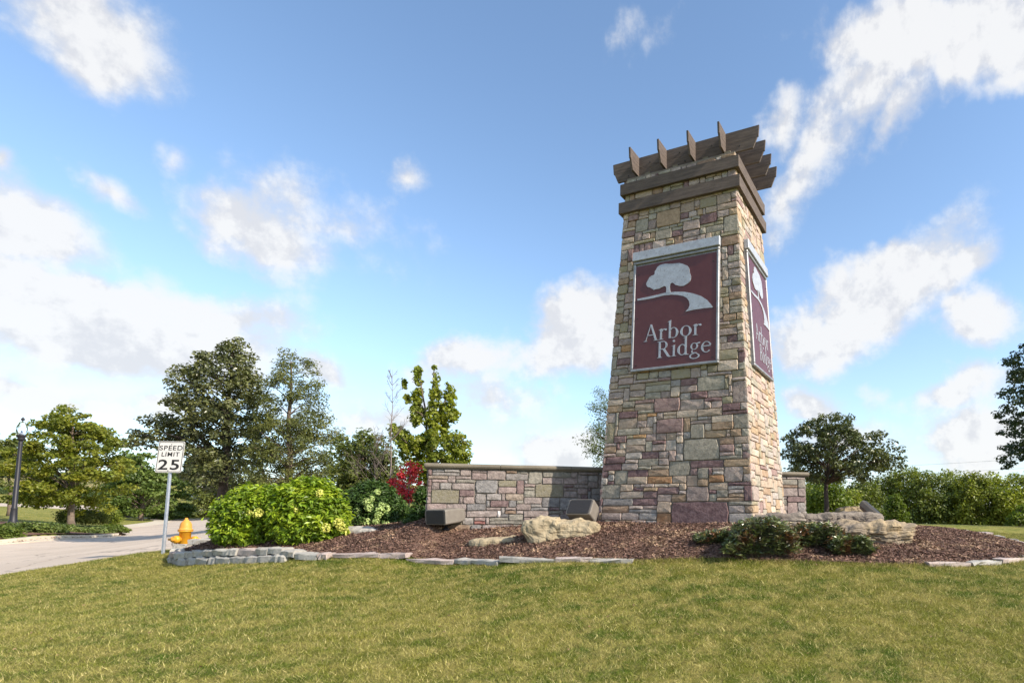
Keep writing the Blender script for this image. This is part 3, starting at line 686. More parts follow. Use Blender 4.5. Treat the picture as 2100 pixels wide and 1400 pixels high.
# ------------------------------------------------------------------ name panels with tree emblem and lettering
def serif_glyphs():
    """letters as overlapping solid pieces: (advance, [polygons]) with cap height 1"""
    def st(p, q, w0, w1=None):
        w1 = w0 if w1 is None else w1; return [(p[0]-w0/2, p[1]), (p[0]+w0/2, p[1]), (q[0]+w1/2, q[1]), (q[0]-w1/2, q[1])]
    def arc(cx, cy, rx, ry, a0, a1, thin, thick, n=22):
        o, i_ = [], []
        for k in range(n+1):
            a = R(a0+(a1-a0)*k/n); w = thin+(thick-thin)*abs(math.cos(a))**1.3
            o.append((cx+(rx+w/2)*math.cos(a), cy+(ry+thin/2)*math.sin(a))); i_.append((cx+(rx-w/2)*math.cos(a), cy+(ry-thin/2)*math.sin(a)))
        return o+i_[::-1]
    def sf(x0, x1, y, h=.045, up=False): 
        s = -1 if up else 1; m_ = (x0+x1)/2; return [(x0, y), (x1, y), (x1-.02, y+s*h*.5), (m_, y+s*h), (x0+.02, y+s*h*.5)]
    def dot(x, y, r): return [(x+r*math.cos(k*math.pi/6), y+r*math.sin(k*math.pi/6)) for k in range(12)]
    tk, tn = .108, .040; xh = .66; G = {}
    G['A'] = (.80, [st((.10,0),(.375,1.0),tn), st((.68,0),(.385,1.02),tk+.01,.09), [(.19,.34),(.56,.34),(.55,.385),(.205,.385)], sf(-.02,.22,0), sf(.54,.82,0)])
    G['r'] = (.48, [st((.15,0),(.15,xh),tk), sf(.01,.30,0), [(.01,xh-.06),(.09,xh-.04),(.21,xh+.02),(.2125,xh-.05),(.09,xh-.10)], arc(.33,.46,.13,.16,60,160,.05,.07), dot(.41,.585,.06)])
    G['b'] = (.66, [st((.15,.02),(.15,1.08),tk), [(.01,1.02),(.15,1.10),(.2125,1.12),(.2125,1.04)], arc(.35,.33,.20,.31,-120,140,tn,tk+.02)])
    G['o'] = (.70, [arc(.35,.33,.24,.31,0,180,tn,tk+.02), arc(.35,.33,.24,.31,180,360,tn,tk+.02)])
    G['R'] = (.82, [st((.17,0),(.17,1),tk+.01), sf(.02,.33,0), sf(.02,.3,1,up=True), arc(.36,.745,.20,.235,-90,90,tn,tk), [(.17,.955),(.36,.955),(.36,1.0),(.17,1.0)], [(.2,.49),(.38,.49),(.38,.535),(.2,.535)], [(.34,.50),(.48,.51),(.74,.06),(.86,0),(.70,-.01),(.62,.03)]])
    G['i'] = (.32, [st((.16,0),(.16,xh),tk), sf(.02,.31,0), [(.02,xh-.05),(.10,xh-.02),(.2225,xh+.03),(.2225,xh-.04)], dot(.155,.92,.07)])
    G['d'] = (.68, [st((.50,.0),(.50,1.08),tk), [(.36,1.02),(.50,1.10),(.5625,1.12),(.5625,1.04)], [(.5,0),(.66,0),(.66,.04),(.5,.05)], arc(.31,.33,.21,.31,40,320,tn,tk+.02)])
    G['g'] = (.64, [arc(.29,.45,.165,.19,0,180,tn,tk-.02), arc(.29,.45,.165,.19,180,360,tn,tk-.02), [(.40,.56),(.60,.60),(.62,.67),(.52,.66),(.38,.60)],
                    arc(.31,-.13,.24,.15,90,270,.05,.08), arc(.31,-.13,.24,.15,-90,60,.05,.08), [(.14,.20),(.20,.25),(.20,.10),(.42,.07),(.42,.01),(.14,.06)]])
    G['e'] = (.60, [arc(.31,.33,.23,.31,20,180,tn,tk), arc(.31,.33,.23,.31,180,318,tn,tk+.02), [(.12,.36),(.53,.36),(.53,.41),(.12,.41)]])
    return G
GL = serif_glyphs()
# homography from the enlarged photograph of the panel to the panel's own plane
def homog(src, dst):
    A = []
    for (x, y), (u, v) in zip(src, dst):
        A += [[x, y, 1, 0, 0, 0, -u*x, -u*y], [0, 0, 0, x, y, 1, -v*x, -v*y]]
    h = np.linalg.solve(np.array(A, float), np.array([c for p_ in dst for c in p_], float)); H = np.append(h, 1).reshape(3, 3)
    return lambda x, y: (lambda q: (q[0]/q[2], q[1]/q[2]))(H@np.array([x, y, 1]))
PW, PH = .90, 2.27       # red field half width and height
HM = homog([(362,320),(1018,190),(1012,1145),(345,1220)], [(-PW,PH),(PW,PH),(PW,0),(-PW,0)])
TREE_O = [(608,548),(610,520),(608,495),(592,488),(570,500),(548,512),(520,516),(505,522),(490,512),(472,500),(455,497),(443,480),(441,462),(450,445),(460,425),(468,408),(485,395),(505,388),(512,375),(510,358),(522,340),(535,315),(555,300),(580,292),(610,288),(640,290),(665,288),(690,285),(720,283),(745,290),(765,300),(785,308),(797,325),(802,345),(803,365),(810,385),(815,405),(813,430),(805,450),(790,465),(775,475),(755,487),(730,490),(708,485),(685,478),(668,462),(655,458),(643,470),(638,490),(640,520),(645,548)]
ROAD_O = [(368,601),(450,585),(530,566),(600,548),(680,540),(760,541),(830,555),(900,580),(950,615),(980,650),(1000,683),(930,688),(850,700),(770,718),(795,690),(805,660),(800,625),(780,595),(750,578),(700,568),(650,566),(590,572),(500,595),(430,609),(368,617)]
def sign_panel(face, half, zlo, seed):
    Nn, Uu = (N_, U_) if face == 'F' else (U_, -N_); off = hd if face == 'F' else hf
    z0 = EYE+zlo; tilt = math.atan(BAT)
    Vv = (Vector((0, 0, 1))-Nn*math.tan(tilt)).normalized(); Nv = Uu.cross(Vv)
    if Nv.dot(Nn) < 0: Nv = -Nv
    M = Matrix((Uu, Vv, Nv)).transposed().to_4x4(); base = TC+Nn*(off(z0)+.036)+Vector((0, 0, z0))
    lab = 'maroon name panel with white oak emblem on the shaded broad face of the pylon' if face == 'F' else 'maroon name panel seen edge-on on the sunlit narrow face of the pylon'
    root = empty('name_panel', base, lab, 'sign')
    k = half/.985
    def put(name, mbx, m_): return mbx.obj(name, m_, root)
    mb = MB(); mb.box(M.to_3x3()@Vector((0, 1.24, .0)), (2*.985*k, 2.47, .04), M.to_3x3()); put('backing_board', mb, m_frame)
    fw = .058
    for (cx, cy, dx, dy, nm) in ((0,fw/2,2*.985*k,fw,0),(0,2.47-fw/2,2*.985*k,fw,0),(-.985*k+fw/2,1.235,fw,2.47-2*fw-.004,0),(.985*k-fw/2,1.235,fw,2.47-2*fw-.004,0)):
        m2 = MB(); m2.box(M.to_3x3()@Vector((cx, cy, .042)), (dx, dy, .05), M.to_3x3(), bevel=.012); put('frame_rail', m2, m_frame)
    mb = MB(); mb.box(M.to_3x3()@Vector((0, 2.58, .055)), (2*1.0*k, .20, .10), M.to_3x3(), bevel=.008); put('header_bar', mb, m_silver)
    mb = MB(); mb.box(M.to_3x3()@Vector((0, fw+.012+PH/2, .045)), (2*.925*k, PH+.04, .022), M.to_3x3()); o = put('field', mb, m_red)
    def P2(x, y): return (x*k, y+fw+.012)
    def emb(name, polys, h, z=.05):
        mbx = MB()
        for i, pl in enumerate(polys): mbx.prism([P2(*p_) for p_ in pl], z, z+h+.0006*i, M)
        return put(name, mbx, m_silver)
    emb('tree_emblem', [[HM(*p_) for p_ in TREE_O]], .020)
    emb('road_emblem', [[HM(*p_) for p_ in ROAD_O]], .017)
    for word, (xa, ya), (xb, yb), hcap, dst in (('Arbor',(425,983),(905,921),.355,None),('Ridge',(532,1126),(990,1078),.355,None)):
        (u0, v0), (u1, v1) = HM(xa, ya), HM(xb, yb); v0 = (v0+v1)/2; adv = sum(GL[ch][0] for ch in word); sx = (u1-u0)/adv; x = 0
        for ch in word:
            a, pl = GL[ch]; emb('letter', [[(u0+(x+p_[0])*sx, v0+p_[1]*hcap) for p_ in poly] for poly in pl], .012); x += a
    mb = MB()
    for bx, by in ((-.86,.06),(.86,.06),(-.86,1.1),(.86,1.1),(-.86,2.1),(.86,2.1)):
        mb.lathe([(.0,0),(.014,0),(.012,.008),(0,.01)], 8, M@Vector((*P2(bx, by), .058)), M=M.to_3x3())
    put('screws', mb, m_bolt)
sign_panel('F', .985, 2.95, 1)
sign_panel('R', .80, 2.95, 2)

# ------------------------------------------------------------------ low stone wall
WA, WB = Vector((-5.16, 11.93, 0)), Vector((3.42, 14.745, 0)); WD = (WB-WA).normalized(); WN = Vector((WD.y, -WD.x, 0)); WL = (WB-WA).length
WTOP = EYE+.92; WZ0 = EYE-.55; WTH = .46
wall = empty('stone_wall', (WA.x, WA.y, WZ0), 'low straight stone wall with rounded cap passing behind the pylon', 'wall')
WO = Vector((WA.x, WA.y, WZ0))
mb = MB(); c = WD*(WL/2)-WN*(WTH/2)+Vector((0, 0, (WTOP-WZ0)/2)); mb.box(c, (WL-.02, WTH-.02, WTOP-WZ0), Matrix.Rotation(math.atan2(WD.y, WD.x), 3, 'Z')); mb.obj('mortar_core', m_mortar, wall)
def wall_face(kind, presets_px, seed):
    rng = np.random.default_rng(seed); cu, cv = .0785, .0740; nv = int(round((WTOP-WZ0)/cv)); L = WL if kind in 'FB' else WTH; nu = int(round(L/cu))
    cv = (WTOP-WZ0)/nv; pre = []
    for (x0, y0, x1, y1, col) in presets_px:
        def hit(px, py):
            d = pix_dir(px, py); o = Vector((0, 0, EYE)); t = (WA-o).dot(WN)/d.dot(WN); p = o+d*t; return (p-WA).dot(WD)/L*nu, (p.z-WZ0)/cv
        ym = (y0+y1)/2; a, b = hit(x0, ym)[0], hit(x1, ym)[0]; d_, c_ = hit((x0+x1)/2, y0)[1], hit((x0+x1)/2, y1)[1]
        a, b, c_, d_ = round(a), round(b), round(c_), round(d_); pre.append((a, c_, max(b, a+1), max(d_, c_+1), col))
    st = []
    Uu, Nn, Og = {'F': (WD, WN, Vector()), 'B': (-WD, -WN, WD*WL-WN*WTH), 'L': (WN, -WD, -WN*WTH), 'R': (-WN, WD, WD*WL)}[kind]
    for (a, b, c_, d_, col) in pack(nu, nv, pre, rng, 3, 8, (.16, .58, .19, .07)):
        g = .006; pl = stone_poly(a/nu*L+g, b*cv+g, c_/nu*L-g, d_*cv-g, rng, .003)
        fn = lambda x, z, dd: Og+Uu*x+Nn*dd+Vector((0, 0, z)); vs, fs = stone_geo(pl, rng.uniform(.012, .032), fn, rng)
        st.append((vs, fs, col or color_pick(rng, W_WALL)))
    return st
WPRE = zoomed([(125,370,470,520,'olive'),(615,245,885,380,'bgrey'),(1310,300,1640,445,'olive'),(1240,155,1385,290,'ggreen'),(870,570,945,680,'white'),(635,690,765,745,'red'),(955,570,1090,630,'brown'),(545,600,860,680,'pinkgrey'),
 (1390,455,1590,545,'bgrey'),(1595,455,1795,600,'bgrey'),(985,165,1235,245,'grey'),(365,290,610,370,'pinkgrey'),(890,305,1100,385,'pink'),(955,390,1165,465,'tan'),(775,140,980,235,'pgrey'),(130,140,465,185,'grey'),(580,165,755,240,'pink'),
 (770,690,1155,750,'ggreen'),(500,660,620,740,'grey'),(485,430,630,520,'pink'),(800,475,1005,555,'purple'),(765,390,950,465,'grey'),(215,275,355,360,'grey'),(1175,455,1385,525,'pinkgrey'),(1090,530,1270,605,'pgrey'),(1390,225,1640,300,'pgrey'),(1650,230,1810,305,'pink')], 5.526, 860, 940)
lay(wall, [wall_face('F', WPRE, 21), wall_face('L', [], 22), wall_face('R', [], 23), wall_face('B', [], 24)], WO, 300, ST_MW)
# rounded cap, laid in lengths
prof = [(-.055,0),(-.055,.012),(-.085,.03),(-.098,.062),(-.085,.095),(-.05,.115)]      # front edge outward, height
ncap = 6; e0, e1 = -.075, WL+.075
for k in range(ncap):
    a = e0+(e1-e0)*k/ncap+(.0035 if k else 0); b = e0+(e1-e0)*(k+1)/ncap-(.0035 if k < ncap-1 else 0); ring = [(p_[0], p_[1]) for p_ in prof]+[(WTH-p_[0], p_[1]) for p_ in prof[::-1]]
    mb = MB(); vs = []; xs = [a, b]
    if k == 0: xs = [a, a+.03, b]
    for xi, x in enumerate(xs):
        for (o_, h_) in ring:
            sh = 0
            if k == 0 and xi == 0: sh = 1
            oo = o_ if not sh else WTH/2+(o_-WTH/2)*.96; hh = h_ if not sh else .055+(h_-.055)*.75
            vs.append(WD*x-WN*oo+Vector((0, 0, WTOP-WZ0+hh+.001*(k % 2))))
    m_ = len(ring); fs = [(j*m_+i, j*m_+(i+1) % m_, (j+1)*m_+(i+1) % m_, (j+1)*m_+i) for j in range(len(xs)-1) for i in range(m_)]+[tuple(range(m_))[::-1], tuple((len(xs)-1)*m_+i for i in range(m_))]
    mb.add(vs, fs); mb.obj('cap_stone', m_cap, wall)

# ------------------------------------------------------------------ edging stones of the bed
def block(mbv, c, d, rz, rng, tilt=0):
    """rough hewn block about 60 triangles"""
    hx, hy, hh = d[0]/2, d[1]/2, d[2]/2; mb = MB(); nx = 5; vs = []; prof_ = [(-1,-1),(-1.02,.55),(-.80,1.0),(.80,1.0),(1.0,.6),(1,-1)]
    for i in range(nx):
        x = -hx+2*hx*i/(nx-1); sh = .93 if i in (0, nx-1) else 1
        for (a, b) in prof_: vs.append((x+rng.normal(0, .008), a*hy*sh+rng.normal(0, .012), b*hh*(sh if b > 0 else 1)+rng.normal(0, .007)))
    m_ = len(prof_); fs = [(i*m_+k, (i+1)*m_+k, (i+1)*m_+(k+1) % m_, i*m_+(k+1) % m_) for i in range(nx-1) for k in range(m_)]+[tuple(range(m_)), tuple((nx-1)*m_+k for k in range(m_))[::-1]]
    mb.add(vs, fs); return mb
rng = np.random.default_rng(31)
def edging(root, line, lens, h, dep, z_of, mats, rngs, gap=.012):
    """stones laid along a polyline of (x,y)"""
    L = [Vector((x, y)) for x, y in line]; seg = [(L[i+1]-L[i]).length for i in range(len(L)-1)]; tot = sum(seg)
    def pos(s):
        for i, l in enumerate(seg):
            if s <= l or i == len(seg)-1: return L[i]+(L[i+1]-L[i])*(s/l)
            s -= l
    s = 0; k = 0
    while s < tot-.08:
        l = min(lens[k % len(lens)]*rngs.uniform(.85, 1.15), tot-s); a, b = pos(s), pos(s+l); c = (a+b)/2; rz = math.atan2((b-a).y, (b-a).x)
        mb = block(None, None, ((b-a).length-gap, dep*rngs.uniform(.85, 1.15), h*rngs.uniform(.92, 1.08)), 0, rngs)
        o = mb.obj('stone', mats[int(rngs.integers(0, len(mats)))], root, Vector((c.x, c.y, z_of(c.x, c.y)))-root.location); o.rotation_euler = (rngs.normal(0, .02), rngs.normal(0, .015), rz+math.pi*0)
        s += l; k += 1
def xy(lst): return [(lambda q: (q.x, q.y))(at(*c)) for c in lst]
lw = empty('dry_stone_edging', at(450, 1150, 12.3), 'two courses of rough grey blocks curving round the bed end by the hydrant', 'stone edging')
LW = xy([(445,1108,14.1),(400,1109,14.05),(372,1115,13.85),(362,1120,13.4),(375,1130,13.0),(400,1149,12.68),(450,1152,12.18),(520,1150,11.78),(600,1147,11.38)])
edging(lw, LW, (.42,.36,.5,.3,.46), .15, .27, lambda x, y: hz_(x, y)+.04, [m_edge], rng)
LW2 = xy([(470,1108,14.15),(430,1108,14.1),(385,1110,14.0),(368,1116,13.7),(364,1122,13.3),(380,1132,12.95),(402,1149,12.75),(452,1152,12.25),(520,1150,11.83),(600,1147,11.43),(680,1145,11.12)])
edging(lw, LW2, (.34,.45,.4,.52,.3,.6), .135, .27, lambda x, y: hz_(x, y)+.045+.140*min(1, max(0, (-x-7.35)/.6+.25)), [m_edge, m_edge, m_edgep], rng)
fe = empty('stone_edging', at(900, 1150, 10.8), 'long thin flat limestone strips edging the front of the mulch bed', 'stone edging')
edging(fe, xy([(690,1145,11.1),(800,1144,10.93),(890,1148,10.78),(960,1153,10.52),(1040,1157,9.88),(1150,1155,9.68),(1300,1152,9.48)]), (.95,.55,1.05,.45,.8), .09, .20, lambda x, y: hz_(x, y)+.026-.030*min(1, max(0, (x+2.6)/1.5)), [m_edge, m_edgep, m_edge], rng)
re_ = empty('stone_edging', at(2100, 1140, 10.5), 'pale stone edging sweeping round the right-hand end of the mulch bed', 'stone edging')
edging(re_, xy([(1900,1161,8.8),(1950,1160,8.8),(2010,1158,8.9),(2060,1154,9.13),(2120,1146,9.8),(2150,1133,10.8),(2128,1122,11.6),(2100,1117,12.2),(2050,1104,13.4),(2000,1094,14.4),(1950,1087,15.3),(1915,1083,16)]), (.7,.55,.9,.6), .07, .17, lambda x, y: hz_(x, y)+.022, [m_edgep, m_edge], rng)

# ------------------------------------------------------------------ boulders
def boulder(name, label, c, d, rz, material, seed, strata=.0, amp=.10, flat=.0, cat='boulder', squash=None, lean=0, group=None):
    n = 26; vs = {}; mb = MB(); V = []; Fc = []
    def key(p): return (round(p[0], 5), round(p[1], 5), round(p[2], 5))
    idx = {}
    def vid(p):
        k = key(p)
        if k not in idx: idx[k] = len(V); V.append(p)
        return idx[k]
    m_ = 40
    for ax in range(3):
        for sg in (-1, 1):
            for i in range(m_):
                for j in range(m_):
                    q = []
                    for (a, b) in ((i,j),(i+1,j),(i+1,j+1),(i,j+1)):
                        p = [0, 0, 0]; p[ax] = sg; p[(ax+1) % 3] = a/m_*2-1; p[(ax+2) % 3] = b/m_*2-1; q.append(vid(tuple(p)))
                    Fc.append(q if sg > 0 else q[::-1])
    out = []
    for p in V:
        v = Vector(p); e_ = 7 if strata else 3.6; l6 = (abs(v.x)**e_+abs(v.y)**e_+abs(v.z)**e_)**(1/e_); v = v/l6
        s = Vector((v.x*d[0]/2, v.y*d[1]/2, v.z*d[2]/2)); o3 = Vector((seed*3.7, seed*1.3, 0))
        nrm = v.normalized(); dd = min(d)
        a = mnoise.fractal((s*2.2+o3), .9, 2.0, 4)*amp*.9*min(1, dd*2.2)
        vd = mnoise.voronoi(s*3.3+o3)[0]; a += (.5-min(vd[1]-vd[0], .6))*-.055*min(1, dd*2.6)
        a += (mnoise.ridged_multi_fractal(s*7+o3, .9, 2.2, 4, 1, 2)-1.1)*.013*min(1, dd*3)
        lay_ = (s.z+mnoise.noise(s*2+o3)*.05)/.055; k_ = lay_-math.floor(lay_); off = mnoise.cell(Vector((math.floor(lay_)*1.7, seed, math.floor(s.x*1.3+mnoise.noise(s*3)*.8))))
        side_ = 1-min(1, abs(nrm.z)*1.6)
        s += nrm*a+Vector((nrm.x, nrm.y, 0))*side_*(off*.055*(1 if strata else .12)-(.022 if k_ < .16 else 0)*(1 if strata else .0))
        if strata:
            pass
        s.x += lean*s.z
        if squash: s = squash(s)
        if s.z < -d[2]/2: s.z = -d[2]/2
        out.append(s)
    mb.add(out, Fc, smooth=False); o = mb.obj(name, material, None, c); o.rotation_euler = (0, 0, rz); tag(o, label, cat, group); return o
def rock(px, py_base, Yd, wpx, hpx, dep, **kw):
    """px centre, foot row, distance -> centre point and size"""
    g_ = inbed(px, py_base); Yd = g_.y+dep*.42; s = Yd/F_PX; p = at(px, py_base, Yd); h = hpx*s; zg = bz(p.x, p.y); t_ = at(px, py_base-hpx, Yd).z; zl = zg-.20; return Vector((p.x, p.y, (t_+zl)/2)), (wpx*s, dep, t_-zl)
def tan_shape(s): 
    if s.z < .0: s.x *= 1-.14*min(1, -s.z/.15)
    if s.x < -.05: s.z += .03 if s.z > 0 else 0
    if s.z > .12 and s.x > -.05: s.z -= .035
    return s
c, d = rock(1150, 1106, 11.15, 158, 47, .75); boulder('boulder', 'big tan pitted boulder in the mulch before the wall and pylon', c, d, .06, m_rock_tan, 3, 0, .09, squash=tan_shape)
c, d = rock(1032, 1112, 10.95, 132, 12, .75); boulder('flat_rock', 'flat cream rock lying left of the big tan boulder', c, d, .05, m_rock_tan, 5, 0, .10)
c, d = rock(752, 1091, 13.7, 100, 10, .8); boulder('flat_rock', 'flat pale slab in front of the shrub with green flower heads', c, d, -.05, m_edge, 6, 0, .1)
c, d = rock(1590, 1082, 12.2, 108, 31, .6); boulder('ledge_rock', 'dark ledge rock at the right foot of the pylon', c, d, .1, m_rock_grey, 7, .006, .07)
c, d = rock(1670, 1084, 12.6, 84, 33, .6); boulder('ledge_rock', 'short ledge rock in the middle of the rock row right of the pylon', c, d, .1, m_rock_grey, 8, .006, .08)
c, d = rock(1752, 1080, 12.7, 104, 31, .7); boulder('ledge_rock', 'grey block rock lying on top of the large slab rock', c, d, .05, m_rock_grey, 9, .007, .07)
c, d = rock(1775, 1112, 12.0, 168, 42, .95); boulder('slab_rock', 'large layered slab rock with sunlit tan right end', c, d, .08, m_rock_warm, 10, .010, .10, lean=.35)
c, d = rock(1755, 1060, 14.6, 78, 21, .5); boulder('ledge_rock', 'small brown layered rock behind the right floodlight', c, d, .12, m_rock_warm, 11, .012, .07)

# ------------------------------------------------------------------ floodlights in the bed
def floodlight(label, base, size, yaw, pitch, up):
    root = empty('floodlight', base, label, 'floodlight', 'floodlights in the bed'); wx, dy, hh = size
    M = Matrix.Rotation(yaw, 3, 'Z')@Matrix.Rotation(pitch, 3, 'X'); c = Vector((0, 0, up))
    # housing tapering from lens face (local -y) to back
    mb = MB(); r = .035; rings = []
    for (y, k) in ((-dy/2, .97), (-dy/2+.03, 1.0), (dy*.15, .97), (dy/2-.04, .84), (dy/2, .74)):
        a, b = wx/2*k, hh/2*k; ring = []
        for (sx, sz) in ((1,1),(-1,1),(-1,-1),(1,-1)):
            for t in range(4):
                an = {(1,1):0,(-1,1):90,(-1,-1):180,(1,-1):270}[(sx,sz)]+t*30; ring.append((sx*(a-r)+r*math.cos(R(an)), y, sz*(b-r)+r*math.sin(R(an))))
        rings.append(ring)
    n = 16; vs = [M@Vector(p)+c for rg in rings for p in rg]; fs = [(i*n+k, (i+1)*n+k, (i+1)*n+(k+1) % n, i*n+(k+1) % n) for i in range(len(rings)-1) for k in range(n)]+[tuple(range(n)), tuple((len(rings)-1)*n+k for k in range(n))[::-1]]
    mb.add(vs, fs, 0, False); mb.obj('housing', m_flood, root)
    mb = MB(); vs = []
    for (y, k) in ((-dy/2-.004, .93), (-dy/2-.014, .88)):
        for p in rings[0]: vs.append(M@Vector((p[0]*k, y, p[2]*k))+c)
    mb.add(vs, [(k, (k+1) % n, n+(k+1) % n, n+k) for k in range(n)][::1]+[tuple(n+k for k in range(n))]); mb.obj('lens', m_lens, root)
    mb = MB(); mb.tube([(0, 0, -.25), (0, 0, up-hh*.42)], .03, 8); mb.lathe([(0,.0),(.07,.0),(.07,.03),(.03,.05),(0,.05)], 12, (0, 0, .0)); mb.obj('stake', m_lampblk, root)
    mb = MB(); mb.box((0, 0, up-hh*.5-.02), (.10, .10, .06)); mb.obj('knuckle', m_lampblk, root)
p = inbed(915, 1087); floodlight('boxy floodlight with dark front at the left end of the low wall', p, (.56, .60, .31), R(-24), R(6), .30)
p = inbed(1197, 1080); floodlight('floodlight tilted up behind the tan boulder, against the pylon corner', p, (.56, .42, .36), R(-20), R(-32), .30)
p = at(1783, 1072, 14.0); p.z = bz(p.x, p.y); floodlight('tilted floodlight behind the rocks right of the pylon', p, (.42, .20, .50), R(62), R(-48), .34)

# ------------------------------------------------------------------ street furniture
def prism_text(txt, size, sx=1.0):
    cu = bpy.data.curves.new('txt', 'FONT'); cu.body = txt; cu.size = size; cu.align_x = 'CENTER'; cu.extrude = .0012; cu.offset = .006 if txt == '25' else .0015; cu.space_character = 1.14
    o = bpy.data.objects.new('txt', cu); COL.objects.link(o); bpy.context.view_layer.update(); dg = bpy.context.evaluated_depsgraph_get()
    me = bpy.data.meshes.new_from_object(o.evaluated_get(dg)); bpy.data.objects.remove(o); bpy.data.curves.remove(cu)
    for v in me.vertices: v.co.x *= sx
    return me
p = at(333, 1133, 14.1); p.z = hz_(p.x, p.y)
sg = empty('speed_limit_sign', p, 'white SPEED LIMIT 25 sign on a leaning galvanised post beside the hydrant', 'road sign')
top = at(353, 905, 14.25); ax = (top-p).normalized(); side = Vector((1, 0, 0)); side = (side-ax*side.dot(ax)).normalized(); fr = side.cross(ax)      # fr points to the viewer
MS = Matrix((side, ax, side.cross(ax))).transposed(); MS = Matrix((side, ax, -fr if fr.y > 0 else fr)).transposed()
if MS.determinant() < 0: MS = Matrix((side, ax, -MS.col[2])).transposed()
Ltot = (top-p).length
mb = MB(); pl = [(-.034,0),(-.026,-.0),(-.016,-.028),(.016,-.028),(.026,0),(.034,0),(.034,.004),(.022,.004),(.013,-.023),(-.013,-.023),(-.022,.004),(-.034,.004)]
vs = []; 
for t in (-.35, Ltot-.05):
    for (a, b) in pl: vs.append(MS@Vector((a*1.25, t, -b*1.2+(-.02))))
n = len(pl); fs = [(k, (k+1) % n, n+(k+1) % n, n+k) for k in range(n)]
mb.add(vs, fs); mb.add(vs[n:], [tuple(range(n))]); mb.obj('post', m_galv, sg)
SWd, SHt = .66, .79; z0 = Ltot-SHt
def rrect(w, h, r, n=5):
    o = []
    for (sx, sy, a0) in ((1,1,0),(-1,1,90),(-1,-1,180),(1,-1,270)):
        for k in range(n+1):
            a = R(a0+90*k/n); o.append((sx*(w/2-r)+r*math.cos(a), sy*(h/2-r)+r*math.sin(a)))
    return o
def MSx(x, y, z): return MS@Vector((x, y, z))
M4 = MS.to_4x4(); M4.translation = MS@Vector((.0, z0+SHt/2, .018))
rz = Matrix.Rotation(R(-3.2), 4, 'Z'); M4 = M4@rz
mb = MB(); mb.prism(rrect(SWd, SHt, .045), 0, .003, M4); mb.obj('sign_plate', m_signw, sg)
mb = MB(); A_, B_ = rrect(SWd-.03, SHt-.03, .034), rrect(SWd-.060, SHt-.060, .025); n = len(A_); vs = [M4@Vector((a, b, z)) for z in (.0032, .0046) for L_ in (A_, B_) for a, b in L_]
fs = [(2*n+k, 2*n+(k+1) % n, 3*n+(k+1) % n, 3*n+k) for k in range(n)]+[(k, (k+1) % n, 2*n+(k+1) % n, 2*n+k) for k in range(n)]; mb.add(vs, fs); mb.obj('border_line', m_black, sg)
for txt, size, sx, y in (('SPEED', .165, .575, .172), ('LIMIT', .155, .445, .014), ('25', .355, .53, -.318)):
    me = prism_text(txt, size); xs_ = [v.co.x for v in me.vertices]; k_ = sx/(max(xs_)-min(xs_)); me.transform(Matrix.Diagonal((k_, 1, 1, 1))); me.materials.append(m_black); me.transform(M4@Matrix.Translation((0, y, .0046))); o = link('lettering', me, sg)
mb = MB()
for y in (.32, -.345): mb.lathe([(0,.006),(.011,.006),(.009,.012),(0,.012)], 8, M4@Vector((0, y, 0)), M=M4.to_3x3())
mb.obj('bolts', m_bolt, sg)

# hydrant
p = at(376, 1140, 14.35)
hy = empty('fire_hydrant', p, 'yellow fire hydrant with pale bonnet behind the stone edging', 'fire hydrant')
MB_ = MB()
MB_.lathe([(.17,-.12),(.17,.03),(.115,.04),(.105,.10),(.118,.12),(.118,.60),(.150,.61),(.150,.635)], 28); MB_.obj('barrel', m_hyd, hy)
MB_ = MB(); MB_.lathe([(.152,.637),(.152,.665),(.128,.675),(.124,.72),(.115,.80),(.085,.855),(.055,.88),(.05,.905),(.032,.91),(.03,.95),(.0,.952)], 28); MB_.obj('bonnet', m_hydcap, hy)
def noz(dirv, z, r, L, name):
    d_ = Vector(dirv).normalized(); t = Vector((0, 0, 1)); s_ = d_.cross(t); M_ = Matrix((s_, t, d_)).transposed(); 
    if M_.determinant() < 0: M_ = Matrix((-s_, t, d_)).transposed()
    q = MB(); q.lathe([(r*.8,.0),(r*.8,L*.55),(r*1.15,L*.57),(r*1.15,L*.82),(r*.9,L*.9),(r*.45,L*.92),(r*.40,L*1.1),(0,L*1.1)], 16, (0, 0, z), M=M_); q.obj(name, m_hyd, hy)
noz((-.9, -.25, 0), .42, .065, .31, 'hose_nozzle'); noz((.9, .3, 0), .42, .065, .29, 'hose_nozzle'); noz((-.35, -1, 0), .42, .085, .26, 'pumper_nozzle')
MB_ = MB(); MB_.tube([(-.24,-.08,.36),(-.22,-.10,.28),(-.17,-.11,.24),(-.12,-.10,.30),(-.11,-.06,.36)], .007, 5); MB_.obj('chain', m_rusty, hy)
MB_ = MB()
for k in range(8): MB_.lathe([(0,0),(.013,0),(.013,.03),(0,.03)], 6, (.135*math.cos(k*.785), .135*math.sin(k*.785), .605))
MB_.obj('flange_bolts', m_hydcap, hy)

